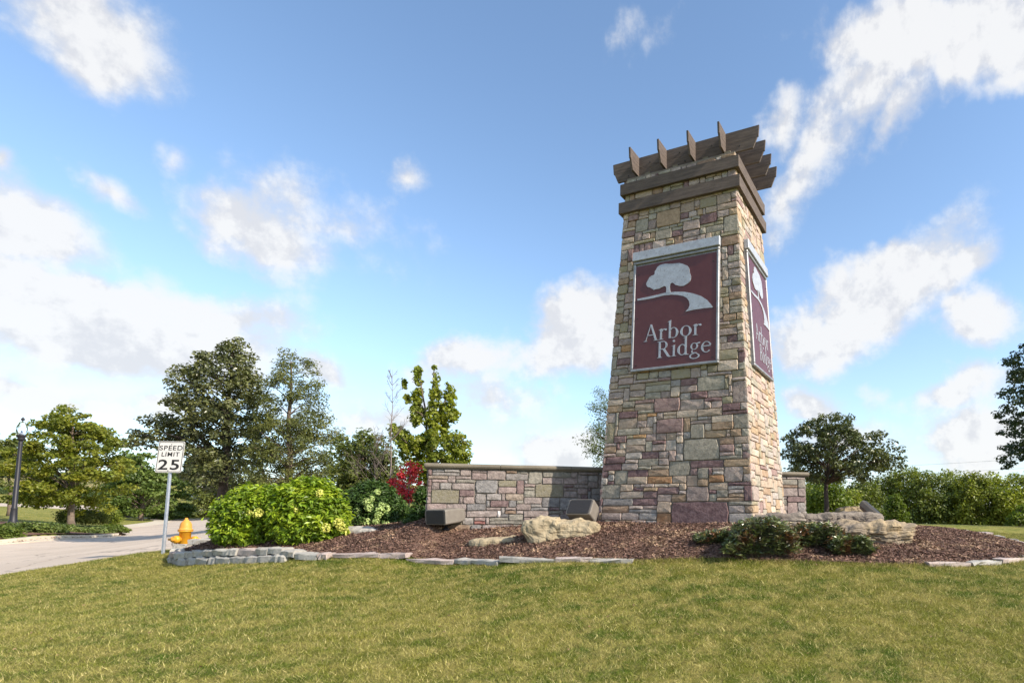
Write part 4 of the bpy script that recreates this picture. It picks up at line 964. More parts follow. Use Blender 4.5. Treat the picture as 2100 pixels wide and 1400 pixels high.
# lamp post
p = at(26, 1076, 30); lamp = empty('street_lamp', p, 'black street lamp post with clear acorn globe at the left edge', 'street lamp')
tp = at(47, 860, 30.2); ax = (tp-p).normalized(); LL = (tp-p).length; xx = Vector((1, 0, 0)); xx = (xx-ax*xx.dot(ax)).normalized(); ML = Matrix((xx, ax.cross(xx), ax)).transposed(); k = LL/6.0
def lathe_l(name, prof_, m_, n=18):
    q = MB(); q.lathe([(r*1.0, z*k) for r, z in prof_], n, M=ML); q.obj(name, m_, lamp)
lathe_l('post', [(.20,-.2),(.20,.15),(.15,.30),(.125,.9),(.135,.95),(.105,1.0),(.082,4.6),(.075,4.78)], m_lampblk)
lathe_l('collar', [(.12,4.78),(.15,4.84),(.13,4.92),(.17,5.0),(.20,5.06),(.17,5.10)], m_lampblk)
lathe_l('globe', [(.14,5.11),(.19,5.25),(.22,5.42),(.205,5.58),(.16,5.70),(.14,5.74),(.13,5.82),(.06,5.86),(0,5.87)], m_globe, 24)
lathe_l('lamp_fitting', [(0,5.11),(.09,5.12),(.035,5.2),(.035,5.34),(0,5.36)], m_galv, 12)
lathe_l('finial', [(0,5.86),(.025,5.88),(.02,5.92),(.065,5.96),(.08,6.02),(.05,6.07),(.02,6.12),(0,6.15)], m_lampblk, 12)

# overhead wires far behind on the right
m_wire = mat('wire', (.35, .36, .38), rough=.6); m_pole = mat('pole_wood', (.15, .12, .10), (.2, .17, .14), 4, .9)
pl_ = empty('power_line', at(1470, 1052, 150), 'two thin overhead wires crossing the sky above the hedge', 'power line'); O_ = pl_.location
for (a, b, sag) in ((at(1470, 962, 150), at(2230, 930, 120), 1.0), (at(1470, 977, 150), at(2230, 951, 120), .9)):
    mb = MB(); mb.tube([a.lerp(b, t)-Vector((0, 0, sag*4*t*(1-t)))-O_ for t in np.linspace(0, 1, 25)], .028, 4, cap=False); mb.obj('wire', m_wire, pl_)
for (x, yd) in ((1470, 150), (2230, 120)):
    q = at(x, 985, yd); g_ = hz_(q.x, q.y); h_ = at(x, 928 if x > 2000 else 958, yd).z; mb = MB(); mb.tube([Vector((q.x, q.y, g_-.5))-O_, Vector((q.x, q.y, h_+.4))-O_], [.16, .11], 8); mb.box(Vector((q.x, q.y, h_-.2))-O_, (2.2, .12, .12)); mb.obj('pole', m_pole, pl_)

# ------------------------------------------------------------------ vegetation
def leaf_quads(C, size, rng, aspect=.5, up=.35, jit=.35, droop=0, outward=None, kite=True):
    """C (n,3) leaf centres -> quad vertices; flat kite-shaped leaves"""
    n = len(C); nrm = rng.normal(0, 1, (n, 3)); nrm[:, 2] = np.abs(nrm[:, 2])+up
    if outward is not None: nrm += outward*1.1
    nrm /= np.linalg.norm(nrm, axis=1)[:, None]
    a = rng.normal(0, 1, (n, 3)); a[:, 2] -= droop
    if outward is not None: a += outward*.8
    a -= nrm*(a*nrm).sum(1)[:, None]; a /= np.linalg.norm(a, axis=1)[:, None]; b = np.cross(nrm, a)
    s = size*rng.uniform(1-jit, 1+jit, n)[:, None]; w_ = s*aspect
    fold = nrm*s*.12
    return np.stack([C-a*s*.5, C-a*s*.02-b*w_*.5+fold, C+a*s*.5, C-a*s*.02+b*w_*.5+fold], 1)
def quads_mesh(name, Q, m_, parent=None):
    V = Q.reshape(-1, 3); return link(name, npmesh(name, V, np.arange(len(V)).reshape(-1, 4), m_), parent)
def interp_prof(prof, py):
    ys = [p_[0] for p_ in prof]; return np.interp(py, ys, [p_[1] for p_ in prof]), np.interp(py, ys, [p_[2] for p_ in prof])

def make_tree(name, label, cat, foot, lobes, Yd, leafs_, size, material, bark, trunk_r, seed, aspect=.5, clump=.45, per=90, group=None, droop=0, up=.35, trunk_to=None,
              depth=.85, limbs=46, flat=.7, outb=.42, trunk_px=None, fork=.75, zmin=0):
    """lobes: list of (axis px, [(py, left px, right px), ...]) outlining the crown at distance Yd"""
    rng = np.random.default_rng(seed); s = Yd/F_PX; leafs = int(leafs_*(.95 if 20 < Yd < 26 else .75 if Yd < 40 else .9))
    base = at(foot[0], foot[1], Yd); 
    root = empty(name, base, label, cat, group)
    areas = []
    for axp, prof_ in lobes:
        ys = np.linspace(prof_[0][0], prof_[-1][0], 40); l, r = interp_prof(prof_, ys); areas.append(float(((r-l)*1.0).mean()*(ys[-1]-ys[0])))
    tot = sum(areas); Cs = []; Ns = []; tips = []
    for (axp, prof_), ar in zip(lobes, areas):
        nl = int(leafs*ar/tot); nc = max(int(nl/per), 4); ys = np.linspace(prof_[0][0], prof_[-1][0], 200); l, r = interp_prof(prof_, ys); wgt = (r-l)**1.5+2; cdf = np.cumsum(wgt)/wgt.sum()
        for _ in range(nc):
            py = float(np.interp(rng.random(), cdf, ys)); L_, R__ = interp_prof(prof_, py); ph = rng.uniform(0, 2*math.pi); cx_ = (L_+R__)/2+(axp-(L_+R__)/2)*.3; 
            rr = (R__-cx_ if math.cos(ph) > 0 else cx_-L_)*s; rmax = max(rr-clump*.55, .02); q = rng.random()**outb
            x = math.cos(ph)*rmax*q; y = math.sin(ph)*depth*(R__-L_)/2*s*q*.95
            c = at(cx_, py, Yd); C = np.array([c.x+x, c.y+y, c.z]); k = rng.uniform(.65, 1.35)*clump*min(1, .35+(R__-L_)*s/(clump*3.2))
            m_ = int(per*k/clump)+4; pts_ = rng.normal(0, 1, (m_, 3)); pts_ /= np.maximum(np.linalg.norm(pts_, axis=1)[:, None], 1e-6); pts_ *= (rng.random(m_)**.45)[:, None]*k; out_ = pts_/max(k, 1e-6); pts_[:, 2] *= flat
            Cs.append(C+pts_); Ns.append(out_*.6); tips.append((C, k, axp))
    Q = leaf_quads(np.concatenate(Cs), size, rng, aspect, up, .4, droop, np.concatenate(Ns)); Q -= np.array(base)
    quads_mesh('crown', Q.astype(np.float32), material, root)
    # trunk with limbs reaching the clumps
    mb = MB(); tt = trunk_to or [(lobes[0][0], lobes[0][1][0][0]+ (lobes[0][1][-1][0]-lobes[0][1][0][0])*.12)]
    tl = Vector((0, 0, 0)); mains = []
    for (tx, ty) in tt:
        e = at(tx, ty, Yd)-base; n_ = 12; f0 = Vector((0, 0, e.z*.22)) if len(tt) > 1 else Vector((0, 0, -.2)); pp = []
        for i in range(n_+1):
            t = i/n_; q = f0.lerp(e, t); q = Vector((q.x*(t**1.3 if len(tt) > 1 else 1), q.y, q.z)); wob = trunk_r*.9
            q.x += mnoise.noise((t*4, seed, tx))*wob; q.y += mnoise.noise((t*4, seed+9, tx))*wob; pp.append(q)
        rr_ = [trunk_r*(1.35 if (i == 0 and len(tt) == 1) else 1)*(1-.9*(i/n_)**.9)*(fork if len(tt) > 1 else 1)+.012 for i in range(n_+1)]
        mb.tube(pp, rr_, 9); mains.append((pp, rr_, tx))
    if len(tt) > 1: mb.tube([(0, 0, -.2), (0, 0, mains[0][0][0].z+.05)], [trunk_r*1.3, trunk_r], 10)
    order = list(range(len(tips))); rng.shuffle(order)
    for i in order[:limbs]:
        C, k, axp = tips[i]; C = Vector(C)-base; pp, rr_, _ = min(mains, key=lambda m__: min((p_-C).length for p_ in m__[0]))
        hd_ = math.hypot(C.x-pp[0].x, C.y-pp[0].y); zt = max(C.z-hd_*rng.uniform(.35, .8), zmin*mains[0][0][-1].z); j = min(range(len(pp)), key=lambda q_: abs(pp[q_].z-zt)); j = max(j, 3 if len(tt) == 1 else 1); a = pp[j]
        if C.z < a.z+.0 and j > 2: pass
        mid = a.lerp(C, .5)+Vector((rng.normal(0, .06), rng.normal(0, .06), abs(hd_)*.10)); r0 = min(rr_[j]*.55, .012+.016*(C-a).length)
        mb.tube([a, a.lerp(mid, .5)+Vector((0, 0, .02)), mid, mid.lerp(C, .5), C], [r0, r0*.8, r0*.6, r0*.4, r0*.15+.002], 5, cap=False)
    mb.obj('trunk', bark, root); return root

L_maple = leaf_mat('leaf_maple', (.25,.255,.034), (.14,.17,.03), .9, .45, c3=(.32,.285,.035))
L_oak = leaf_mat('leaf_oak', (.150,.158,.055), (.090,.102,.040), .9, .22, rough=.34, var=.45, spec=.55)
L_willow = leaf_mat('leaf_willow_oak', (.165,.175,.048), (.110,.125,.038), .8, .3, c3=(.15,.14,.04), var=.4)
L_green = leaf_mat('leaf_green', (.150,.200,.045), (.095,.140,.034), .5, .35)
L_map2 = leaf_mat('leaf_young_maple', (.30,.32,.05), (.20,.235,.04), 1.2, .45, c3=(.17,.15,.045))
L_mass = leaf_mat('leaf_shrubs', (.160,.180,.045), (.100,.125,.034), .9, .35, c3=(.13,.15,.04))
L_redl = leaf_mat('leaf_red', (.70,.060,.075), (.46,.030,.045), 2.5, .35, var=.5)
L_hyd = leaf_mat('leaf_hydrangea_bright', (.30,.385,.025), (.150,.235,.020), 2.6, .30, rough=.4, var=.42, c3=(.38,.44,.03))
L_hydd = leaf_mat('leaf_hydrangea_dark', (.075,.130,.026), (.045,.085,.020), 2.0, .25, rough=.45)
L_crab = leaf_mat('leaf_crab', (.115,.130,.040), (.070,.086,.030), 1.3, .2, rough=.38, spec=.5)
L_right = leaf_mat('leaf_bluegreen', (.060,.085,.038), (.038,.058,.030), 1.1, .2, rough=.42)
L_locust = leaf_mat('leaf_locust', (.16,.19,.045), (.10,.13,.035), 1.4, .45)
L_hedge = leaf_mat('leaf_hedge', (.27,.29,.042), (.165,.195,.034), .35, .35, c3=(.155,.175,.03), c3lo=.55)
L_hedged = leaf_mat('leaf_hedge_dark', (.155,.180,.036), (.100,.130,.030), .4, .3)
L_lime = leaf_mat('leaf_lime', (.175,.215,.030), (.120,.160,.028), .6, .4)
L_peren = leaf_mat('leaf_perennial', (.155,.175,.070), (.070,.098,.040), 5.0, .2, rough=.30, spec=.7, var=.6, c3=(.20,.095,.045), c3lo=.54)
L_jun = leaf_mat('leaf_low_shrub', (.145,.180,.040), (.090,.125,.030), 1.0, .3, c3=(.19,.165,.03), c3lo=.62)
L_far = leaf_mat('leaf_far', (.060,.080,.040), (.045,.062,.034), .05, .25)
L_corn = leaf_mat('leaf_corn', (.100,.140,.050), (.065,.100,.038), .1, .3)
m_petal = leaf_mat('flower_yellow', (.72,.66,.20), (.60,.60,.14), 9, .3, rough=.6, var=.2)
m_petalg = leaf_mat('flower_green', (.54,.62,.26), (.44,.54,.20), 9, .3, rough=.6, var=.2)
m_petalc = leaf_mat('flower_cream', (.70,.60,.46), (.62,.52,.36), 9, .2, rough=.7, var=.2)

make_tree('maple_tree', 'round yellow-green maple on the grass beyond the road', 'tree', (147,1080), [(150, [(826,135,150),(838,105,172),(870,75,200),(905,55,245),(935,42,262),(960,30,268),(985,40,262),(1010,45,240),(1030,40,225),(1045,60,205),(1052,110,185)])],
          38, 26000, .18, L_maple, m_bark, .19, 101, aspect=.8, clump=.62, per=120, flat=.5, limbs=60)
make_tree('maple_tree', 'green tree cut off by the left picture edge', 'tree', (-75,1078), [(-75, [(850,-100,-60),(900,-170,15),(925,-190,8),(960,-190,-2),(1000,-180,-30),(1030,-140,-50)])],
          41, 14000, .20, L_mass, m_bark, .28, 102, aspect=.8, clump=.6, per=110, flat=.55)
make_tree('maple_tree', 'dark leafy branch tree behind the lamp post, left of the yellow-green maple', 'tree', (20,1052), [(20, [(912,30,36),(930,5,70),(955,5,70),(968,10,50)])], 44, 3500, .22, L_mass, m_bark, .14, 103, aspect=.8, clump=.5, per=70)
make_tree('oak_tree', 'tall dark glossy oak with its trunk behind the bright hydrangeas', 'tree', (455,1062),
          [(470, [(686,482,488),(705,462,512),(728,408,535),(750,400,530),(790,342,540),(830,352,548),(870,380,555),(920,385,560),(960,372,560),(985,395,545),(1005,410,520)]),
           (340, [(848,318,340),(865,295,385),(890,276,400),(915,280,400),(930,300,380)])],
          25, 22000, .155, L_oak, m_barkd, .20, 104, aspect=.55, clump=.33, per=50, droop=.2, trunk_to=[(478,705)], limbs=90, up=.5)
make_tree('pin_oak_tree', 'tall fine-leaved tree touching the dark oak on its right side', 'tree', (592,1065),
          [(595, [(724,578,622),(745,562,652),(790,545,662),(830,530,668),(870,520,680),(885,520,702),(915,520,702),(950,515,700),(990,515,715),(1030,520,720)])],
          24, 26000, .12, L_willow, m_bark, .17, 105, aspect=.38, clump=.38, per=95, droop=.5, trunk_to=[(597,742)], limbs=100, outb=.5)
for i, (px, top, l, r, foot, Yd) in enumerate([(290, 930, 228, 345, 1079, 55), (327, 950, 285, 395, 1068, 62), (262, 925, 215, 300, 1068, 64)]):
    make_tree('street_tree', ['broad green tree with a dark trunk on the far grass tip', 'small green tree just behind the speed sign post', 'thin-trunked green tree behind the far grass tip'][i], 'tree', (px, foot),
              [(px, [(top, px-12, px+14), (top+35, l+20, r-18), (top+75, l, r), (top+105, l-4, r+4), (top+122, l+20, r-25)])], Yd, 8000, .27, L_green, m_bark, .22, 110+i, aspect=.7, clump=.8, per=90, flat=.4, group='green trees on the far grass')
make_tree('maple_tree', 'low dark tree in front of the blue-grey house', 'tree', (425,1050), [(425, [(925,405,440),(960,398,470),(1000,402,520),(1030,412,535),(1041,425,525)])], 60, 9000, .26, L_mass, m_barkd, .2, 114, aspect=.7, clump=.8, per=80)
make_tree('young_maple', 'light green young maple with upright leaders above the low wall', 'tree', (872,1075),
          [(891, [(752,885,897),(775,882,899),(815,879,905),(850,874,915),(900,862,935)]), (856, [(754,850,866),(780,846,864),(830,840,868),(870,834,880)]), (922, [(788,912,932),(810,908,934),(860,900,944)]),
           (885, [(890,850,962),(912,832,970),(935,815,966),(960,815,958),(985,840,930)]), (828, [(778,820,832),(800,826,838),(825,832,846)]), (812, [(872,798,820),(890,796,850),(920,815,880)])],
          20.5, 12000, .11, L_map2, m_bark, .07, 106, aspect=.85, clump=.14, per=22, trunk_to=[(890,760),(858,760),(920,800),(945,885),(815,885)], limbs=60, flat=.9)
make_tree('shrubs_behind', 'tangle of mid green shrubs between the pin oak and the young maple', 'shrub', (745,1072), [(745, [(880,735,760),(905,690,790),(925,680,815),(960,675,830),(1000,690,838),(1030,700,840)])], 19, 14000, .12, L_mass, m_bark, .07, 107, aspect=.6, clump=.34, per=80)
make_tree('shrub', 'dark green shrub squeezed against the left end of the low wall', 'shrub', (866,1078), [(866, [(992,862,882),(1010,852,884),(1040,848,884),(1070,846,882)])], 13.6, 3500, .075, L_hydd, m_bark, .03, 108, aspect=.5, clump=.14, per=60)
make_tree('red_maple_sapling', 'small bright red maple sapling by the end of the low wall', 'tree', (838,1078), [(840, [(935,835,848),(955,812,862),(980,798,868),(1005,800,872),(1022,815,866),(1032,830,856)])], 15.6, 1500, .065, L_redl, m_twig, .016, 109, aspect=.8, clump=.12, per=16, limbs=30)
make_tree('red_maple_sapling', 'dark red young branches behind the bright red sapling', 'tree', (812,1078), [(812, [(985,800,822),(1000,792,836),(1015,795,840),(1028,806,836)])], 17, 900, .085, L_redl, m_twig, .03, 119, aspect=.9, clump=.16, per=40, limbs=30)
make_tree('honey_locust', 'feathery honey locust half hidden behind the left side of the pylon', 'tree', (1262,1052), [(1255, [(798,1206,1222),(820,1200,1262),(850,1212,1300),(880,1196,1300),(905,1184,1300),(930,1190,1300),(955,1188,1290)])], 19, 7500, .085, L_locust, m_bark, .09, 120, aspect=.3, clump=.30, per=70, limbs=60, outb=.5)
make_tree('crab_apple', 'spreading dark crab apple with a bent trunk behind the right end of the wall', 'tree', (1693,1062),
          [(1695, [(849,1700,1712),(862,1640,1760),(885,1612,1800),(910,1600,1840),(925,1598,1860),(945,1600,1862),(965,1605,1850),(985,1640,1790)])], 18.5, 17000, .105, L_crab, m_barkd, .085, 121, aspect=.55, clump=.24, per=50, flat=.6, limbs=80, trunk_to=[(1700,880)], zmin=.42)
make_tree('right_edge_tree', 'dark blue-green tree cut off by the right picture edge', 'tree', (2190,1075),
          [(2190, [(640,2140,2200),(700,2095,2300),(740,2050,2320),(800,2048,2330),(835,2038,2330),(880,2052,2340),(915,2045,2330),(950,2065,2320),(985,2090,2280)])], 20, 22000, .125, L_right, m_barkd, .16, 122, aspect=.6, clump=.26, per=50, flat=.5, limbs=80)

# bare birch saplings
def bare_tree(foot, top, Yd, seed, label, w_=.9):
    rng = np.random.default_rng(seed); base = at(foot[0], foot[1], Yd); root = empty('bare_birch', base, label, 'tree'); e = at(top[0], top[1], Yd)-base; H = e.z; mb = MB()
    pp = [Vector((e.x*t+mnoise.noise((t*3, seed, 0))*.12, mnoise.noise((t*3, seed, 5))*.12, H*t-.2*(t == 0))) for t in np.linspace(0, 1, 12)]; mb.tube(pp, [.028*(1-t)+.0035 for t in np.linspace(0, 1, 12)], 6)
    tw = MB()
    for k in range(34):
        t = rng.uniform(.22, .96); i = int(t*11); a = pp[i].lerp(pp[min(i+1, 11)], t*11-i); ph = rng.uniform(0, 6.28); L = (1-t)*1.1*w_+.18; d_ = Vector((math.cos(ph), math.sin(ph)*.8, rng.uniform(.8, 1.7))).normalized(); p1 = a+d_*L*.5; p2 = a+d_*L+Vector((0, 0, .06)); tw.tube([a, p1, p2], [.008, .006, .003], 4, cap=False)
        for _ in range(5):
            s0 = a.lerp(p2, rng.uniform(.3, 1)); d2 = (d_+Vector(rng.normal(0, .5, 3))).normalized(); tw.tube([s0, s0+d2*L*.4], [.0045, .0022], 3, cap=False)
    mb.obj('trunk', m_twig, root); tw.obj('twigs', m_twig, root)
bare_tree((800,1070), (805,758), 18, 201, 'leafless slender birch sapling left of the young maple')
bare_tree((770,1072), (768,880), 18.5, 202, 'short leafless sapling left of the taller bare birch', 1.3)

# hydrangeas: rounded shrubs, flower heads as parts
def flower(root, p, r, m_, rng, n=70, cone=1.15):
    v = rng.normal(0, 1, (n, 3)); v /= np.linalg.norm(v, axis=1)[:, None]; C = v*r*rng.uniform(.75, 1.05, (n, 1)); C[:, 2] *= cone
    Q = leaf_quads(C, r*.55, rng, .9, 0, .2, 0, v*2.2); o = quads_mesh('flower_head', Q.astype(np.float32), m_, root); o.location = p
def shrub(name, label, px, foot, prof_, Yd, leafs, size, m_, seed, aspect=.45, depth=.9, flowers=(), fm=None, fr=.07, group=None, shell=.16, up=.5, cat='shrub', stems=12, base_on=None):
    rng = np.random.default_rng(seed); s = Yd/F_PX; base = at(px, foot, Yd); root = empty(name, base, label, cat, group)
    ys = np.linspace(prof_[0][0], prof_[-1][0], 200); l, r = interp_prof(prof_, ys); top = ys[0]; wg = (r-l)+10; cdf = np.cumsum(wg)/wg.sum()
    n = leafs//7; py = np.interp(rng.random(n), cdf, ys); L_, R__ = interp_prof(prof_, py); ph = rng.uniform(0, 2*math.pi, n); hw = (R__-L_)/2*s; q = rng.random(n)**.28*(1+.13*np.sin(ph*5+py*.21+seed)*np.sin(py*.35+ph*3))
    cx_ = (L_+R__)/2; c = np.array([tuple(at(a, b, Yd)) for a, b in zip(cx_, py)]); C = c.copy(); C[:, 0] += np.cos(ph)*hw*q; C[:, 1] += np.sin(ph)*hw*q*depth
    mid = np.array([tuple(at(px, (prof_[0][0]+prof_[-1][0])/2+10, Yd))]); o_ = C-mid; o_ /= np.linalg.norm(o_, axis=1)[:, None]
    k = 7; CC = np.repeat(C, k, 0)+rng.normal(0, size*.42, (n*k, 3)); OO = np.repeat(o_, k, 0)
    CC[:, 2] = np.maximum(CC[:, 2], height(CC[:, :2])+.02)
    Q = leaf_quads(CC, size, rng, aspect, up, .35, 0, OO*.9)-np.array(base); quads_mesh('foliage', Q.astype(np.float32), m_, root)
    mb = MB()
    for i in range(stems):
        j = int(rng.integers(0, n)); e = Vector(C[j])-base; e = e*.85; mb.tube([(rng.normal(0, .06), rng.normal(0, .06), -.08), e*.5+Vector((0, 0, .05)), e], [.011, .008, .004], 5, cap=False)
    mb.obj('stems', m_bark, root)
    for (fx, fy, rr) in flowers:
        Lf, Rf = interp_prof(prof_, fy); t = np.clip((fx-(Lf+Rf)/2)/max((Rf-Lf)/2, 1), -1, 1); dy = -math.sqrt(max(0, 1-t*t))*(Rf-Lf)/2*s*depth*.97
        p_ = at(fx, fy, Yd+dy)-base; flower(root, p_, rr*(Yd+dy)/F_PX, fm, rng)
    return root
shrub('hydrangea', 'bright lime hydrangea at the left end of the bed, lower of the bright pair', 515, 1112, [(999,505,560),(1012,480,585),(1030,462,600),(1050,452,605),(1075,452,600),(1100,458,590),(1116,470,580)], 12.75, 11500, .115, L_hyd, 301,
      flowers=[(474,1050,10),(511,1051,6),(529,1052,9),(458,1070,7),(574,1060,5)], fm=m_petal)
shrub('hydrangea', 'bright lime hydrangea with yellow flower heads, taller of the bright pair', 640, 1112, [(984,625,655),(992,600,672),(1010,580,690),(1035,568,703),(1060,562,708),(1085,565,706),(1105,580,695),(1116,590,680)], 12.5, 13500, .115, L_hyd, 302,
      flowers=[(655,1010,7),(600,1038,9),(608,1046,6),(669,1082,8),(692,1071,8),(699,1080,8),(706,1092,10),(697,1070,7)], fm=m_petal)
shrub('hydrangea', 'dark green hydrangea with pale green flower heads beside the wall', 768, 1086, [(988,752,775),(1000,728,800),(1020,708,820),(1045,700,832),(1070,702,834),(1084,712,828)], 14.3, 13000, .085, L_hydd, 303,
      flowers=[(774,1008,6),(762,1022,6),(752,1030,8),(757,1039,8),(734,1046,6),(782,1036,6),(792,1042,8),(779,1048,9),(775,1056,7),(771,1067,7),(723,1066,7),(753,1070,8),(757,1076,6),(791,1075,7),(738,1072,5)], fm=m_petalg)
shrub('hydrangea', 'small green flowered shrub at the left end of the low wall', 860, 1084, [(1048,850,876),(1062,835,882),(1078,828,882)], 13.4, 2200, .075, L_hydd, 304, flowers=[(833,1069,6),(872,1073,7),(858,1050,4)], fm=m_petalg)
shrub('seedling', 'tiny pale green plant between the edging and the bright hydrangeas', 444, 1106, [(1086,438,452),(1095,433,455),(1106,438,452)], 12.9, 350, .07, L_hyd, 305, stems=4, cat='plant')

# perennials in the foreground of the bed
def perennial(label, px, foot, prof_, Yd, leafs, seed, flowers=()):
    Yd = inbed(px, foot).y+.30; rng = np.random.default_rng(seed); s = Yd/F_PX; base = at(px, foot, Yd); base.z = bz(base.x, base.y); root = empty('perennial', base, label, 'plant', 'leafy perennials with dried seed heads')
    top = prof_[0][0]; ns = leafs//14; Cs = []; As = []; st = MB(); fl = []
    ys = np.linspace(prof_[0][0], prof_[-1][0], 60); l, r = interp_prof(prof_, ys); lo_, hi_ = l.min(), r.max()
    for i in range(ns):
        x = rng.uniform(lo_, hi_); yy = ys[(l <= x) & (r >= x)]
        if not len(yy): continue
        tp_ = yy.min()+rng.random()**1.6*(foot-yy.min())*.55; dy = rng.uniform(-1, 1)*(hi_-lo_)/2*s*.75; tip = at(x, tp_, Yd)-base+Vector((0, dy, 0)); foot_ = Vector((tip.x*.55, tip.y*.55, 0)); foot_.z = bz(base.x+foot_.x, base.y+foot_.y)-base.z-.01
        if tip.z < foot_.z+.05: tip.z = foot_.z+.06
        mid = foot_.lerp(tip, .55)+Vector((-tip.x*.06, -tip.y*.06, .03)); st.tube([foot_, mid, tip], [.004, .003, .002], 3, cap=False)
        for k in range(14):
            t = rng.uniform(.12, 1.0); c = foot_.lerp(mid, t*2) if t < .5 else mid.lerp(tip, t*2-1); d_ = Vector((rng.normal(), rng.normal(), rng.uniform(-.1, .9))).normalized(); Cs.append(c+d_*.035); As.append(d_)
        if rng.random() < .25: fl.append(tip)
    C = np.array(Cs); A = np.array(As); n = len(C); nr_ = rng.normal(0, .5, (n, 3))+np.array([0, 0, 1.0]); nr_ -= A*(nr_*A).sum(1)[:, None]; nr_ /= np.linalg.norm(nr_, axis=1)[:, None]; b = np.cross(nr_, A); L = rng.uniform(.06, .125, n)[:, None]; W_ = L*.17
    Q = np.stack([C-A*L*.4, C-b*W_+nr_*.003, C+A*L*.6-np.array([0, 0, .012]), C+b*W_+nr_*.003], 1); quads_mesh('leaves', Q.astype(np.float32), L_peren, root); st.obj('stems', m_bark, root)
    for (fx, fy) in flowers:
        dy = rng.uniform(-.2, .1); p_ = at(fx, fy, Yd+dy)-base; k_ = 46; a = rng.uniform(0, 6.28, k_); rr = np.sqrt(rng.random(k_))*.055; Cf = np.stack([np.cos(a)*rr, np.sin(a)*rr, -rr*.15+rng.normal(0, .004, k_)], -1)
        Qf = leaf_quads(Cf, .022, rng, .9, 2.5, .2); o = quads_mesh('flower_head', Qf.astype(np.float32), m_petalc, root); o.location = p_
perennial('low sprawling perennial left of the biggest one, at the foot of the pylon', 1470, 1122, [(1090,1455,1500),(1098,1432,1515),(1108,1424,1520),(1120,1430,1525)], 10.9, 3800, 401, [(1422,1090),(1487,1081),(1493,1079),(1480,1083)])
perennial('biggest bushy perennial with reddish tips before the pylon corner', 1565, 1148, [(1060,1545,1590),(1070,1515,1605),(1085,1500,1625),(1105,1490,1632),(1125,1480,1636),(1148,1495,1628)], 10.35, 13000, 402, [(1517,1077)])
perennial('perennial with flat cream flower heads, right of the biggest one', 1672, 1130, [(1072,1640,1700),(1085,1628,1722),(1100,1625,1740),(1118,1640,1745),(1130,1660,1735)], 10.9, 7000, 403, [(1612,1071),(1622,1070),(1616,1074),(1656,1072),(1668,1070),(1694,1072),(1714,1075),(1698,1070)])
perennial('rightmost perennial in front of the slab rock', 1735, 1146, [(1098,1715,1765),(1108,1698,1782),(1122,1695,1788),(1146,1715,1775)], 10.3, 6000, 404, [(1768,1097),(1779,1101),(1788,1105)])

# low shrubs in the kerbside bed on the left, with their mulch
KB = poly_px([(-80,1115,24.6),(0,1110,25.8),(100,1103.5,28.2),(200,1097,30.6),(250,1092,32),(258,1088,33.5),(235,1082,35.5),(120,1079,34.5),(0,1080,32),(-80,1084,30)])
tag(sheet('kerbside_mulch', KB, .3, .05, m_mulch), 'strip of dark mulch under the kerbside shrubs', kind='structure')
klab = ['yellowish low shrub at the bottom left picture edge', 'low shrub with pinkish flowers at the foot of the lamp post', 'low mixed green shrub just right of the lamp post', 'low shrub with orange tinges left of the maple trunk', 'low green shrub before the maple trunk', 'flat juniper right of the maple trunk', 'flat spreading juniper left of the one at the road tip', 'bright low juniper at the tip of the kerbside bed']
for i, (px, top, l, r, foot, Yd, mm) in enumerate([(8,1082,-25,36,1107,26.4,L_lime),(30,1074,-5,62,1094,28.3,L_jun),(66,1073,38,96,1098,28.3,L_jun),(98,1074,72,128,1099,29,L_jun),(132,1077,105,162,1098,30.6,L_jun),(165,1083,142,196,1096,31,L_jun),(198,1081,172,228,1094,31.6,L_jun),(232,1078,205,258,1090,32.4,L_lime)]):
    shrub('low_shrub', klab[i], px, foot, [(top, px-8, px+9), (top+5, l+6, r-6), ((top+foot)/2+3, l, r), (foot, l+5, r-4)], Yd, 2600, .13, mm, 320+i, aspect=.6, up=.6, group='low shrubs along the far kerb', stems=3)
# tall waterside plants behind, island shrubs
for i, (px, top, l, r, foot, Yd) in enumerate([(155,1044,128,185,1070,40),(190,1046,168,215,1071,41),(222,1048,200,240,1072,42)]):
    shrub('tall_weeds', ['clump of grey-green tall weeds right of the maple trunk', 'middle clump of tall weeds behind the kerbside junipers', 'yellowish clump of tall weeds nearest the road'][i], px, foot, [(top, px-9, px+9), (top+6, l, r), (foot-3, l, r), (foot, l+4, r-4)], Yd, 1800, .22, [L_mass, L_mass, L_lime][i], 340+i, aspect=.25, up=.1, group='clumps of tall weeds', stems=2, cat='plant')
for i in range(6):
    px = 255+i*38; shrub('island_shrub', ['leftmost', 'second from left', 'third from left', 'third from right', 'second from right', 'rightmost'][i]+' of the low dark shrubs in a row on the far traffic island', px, 1059+i*.4, [(1049, px-10, px+10), (1052, px-19, px+19), (1059, px-19, px+19)], 66, 900, .30, L_mass, 350+i, aspect=.6, group='dark shrubs on the traffic island', stems=1)

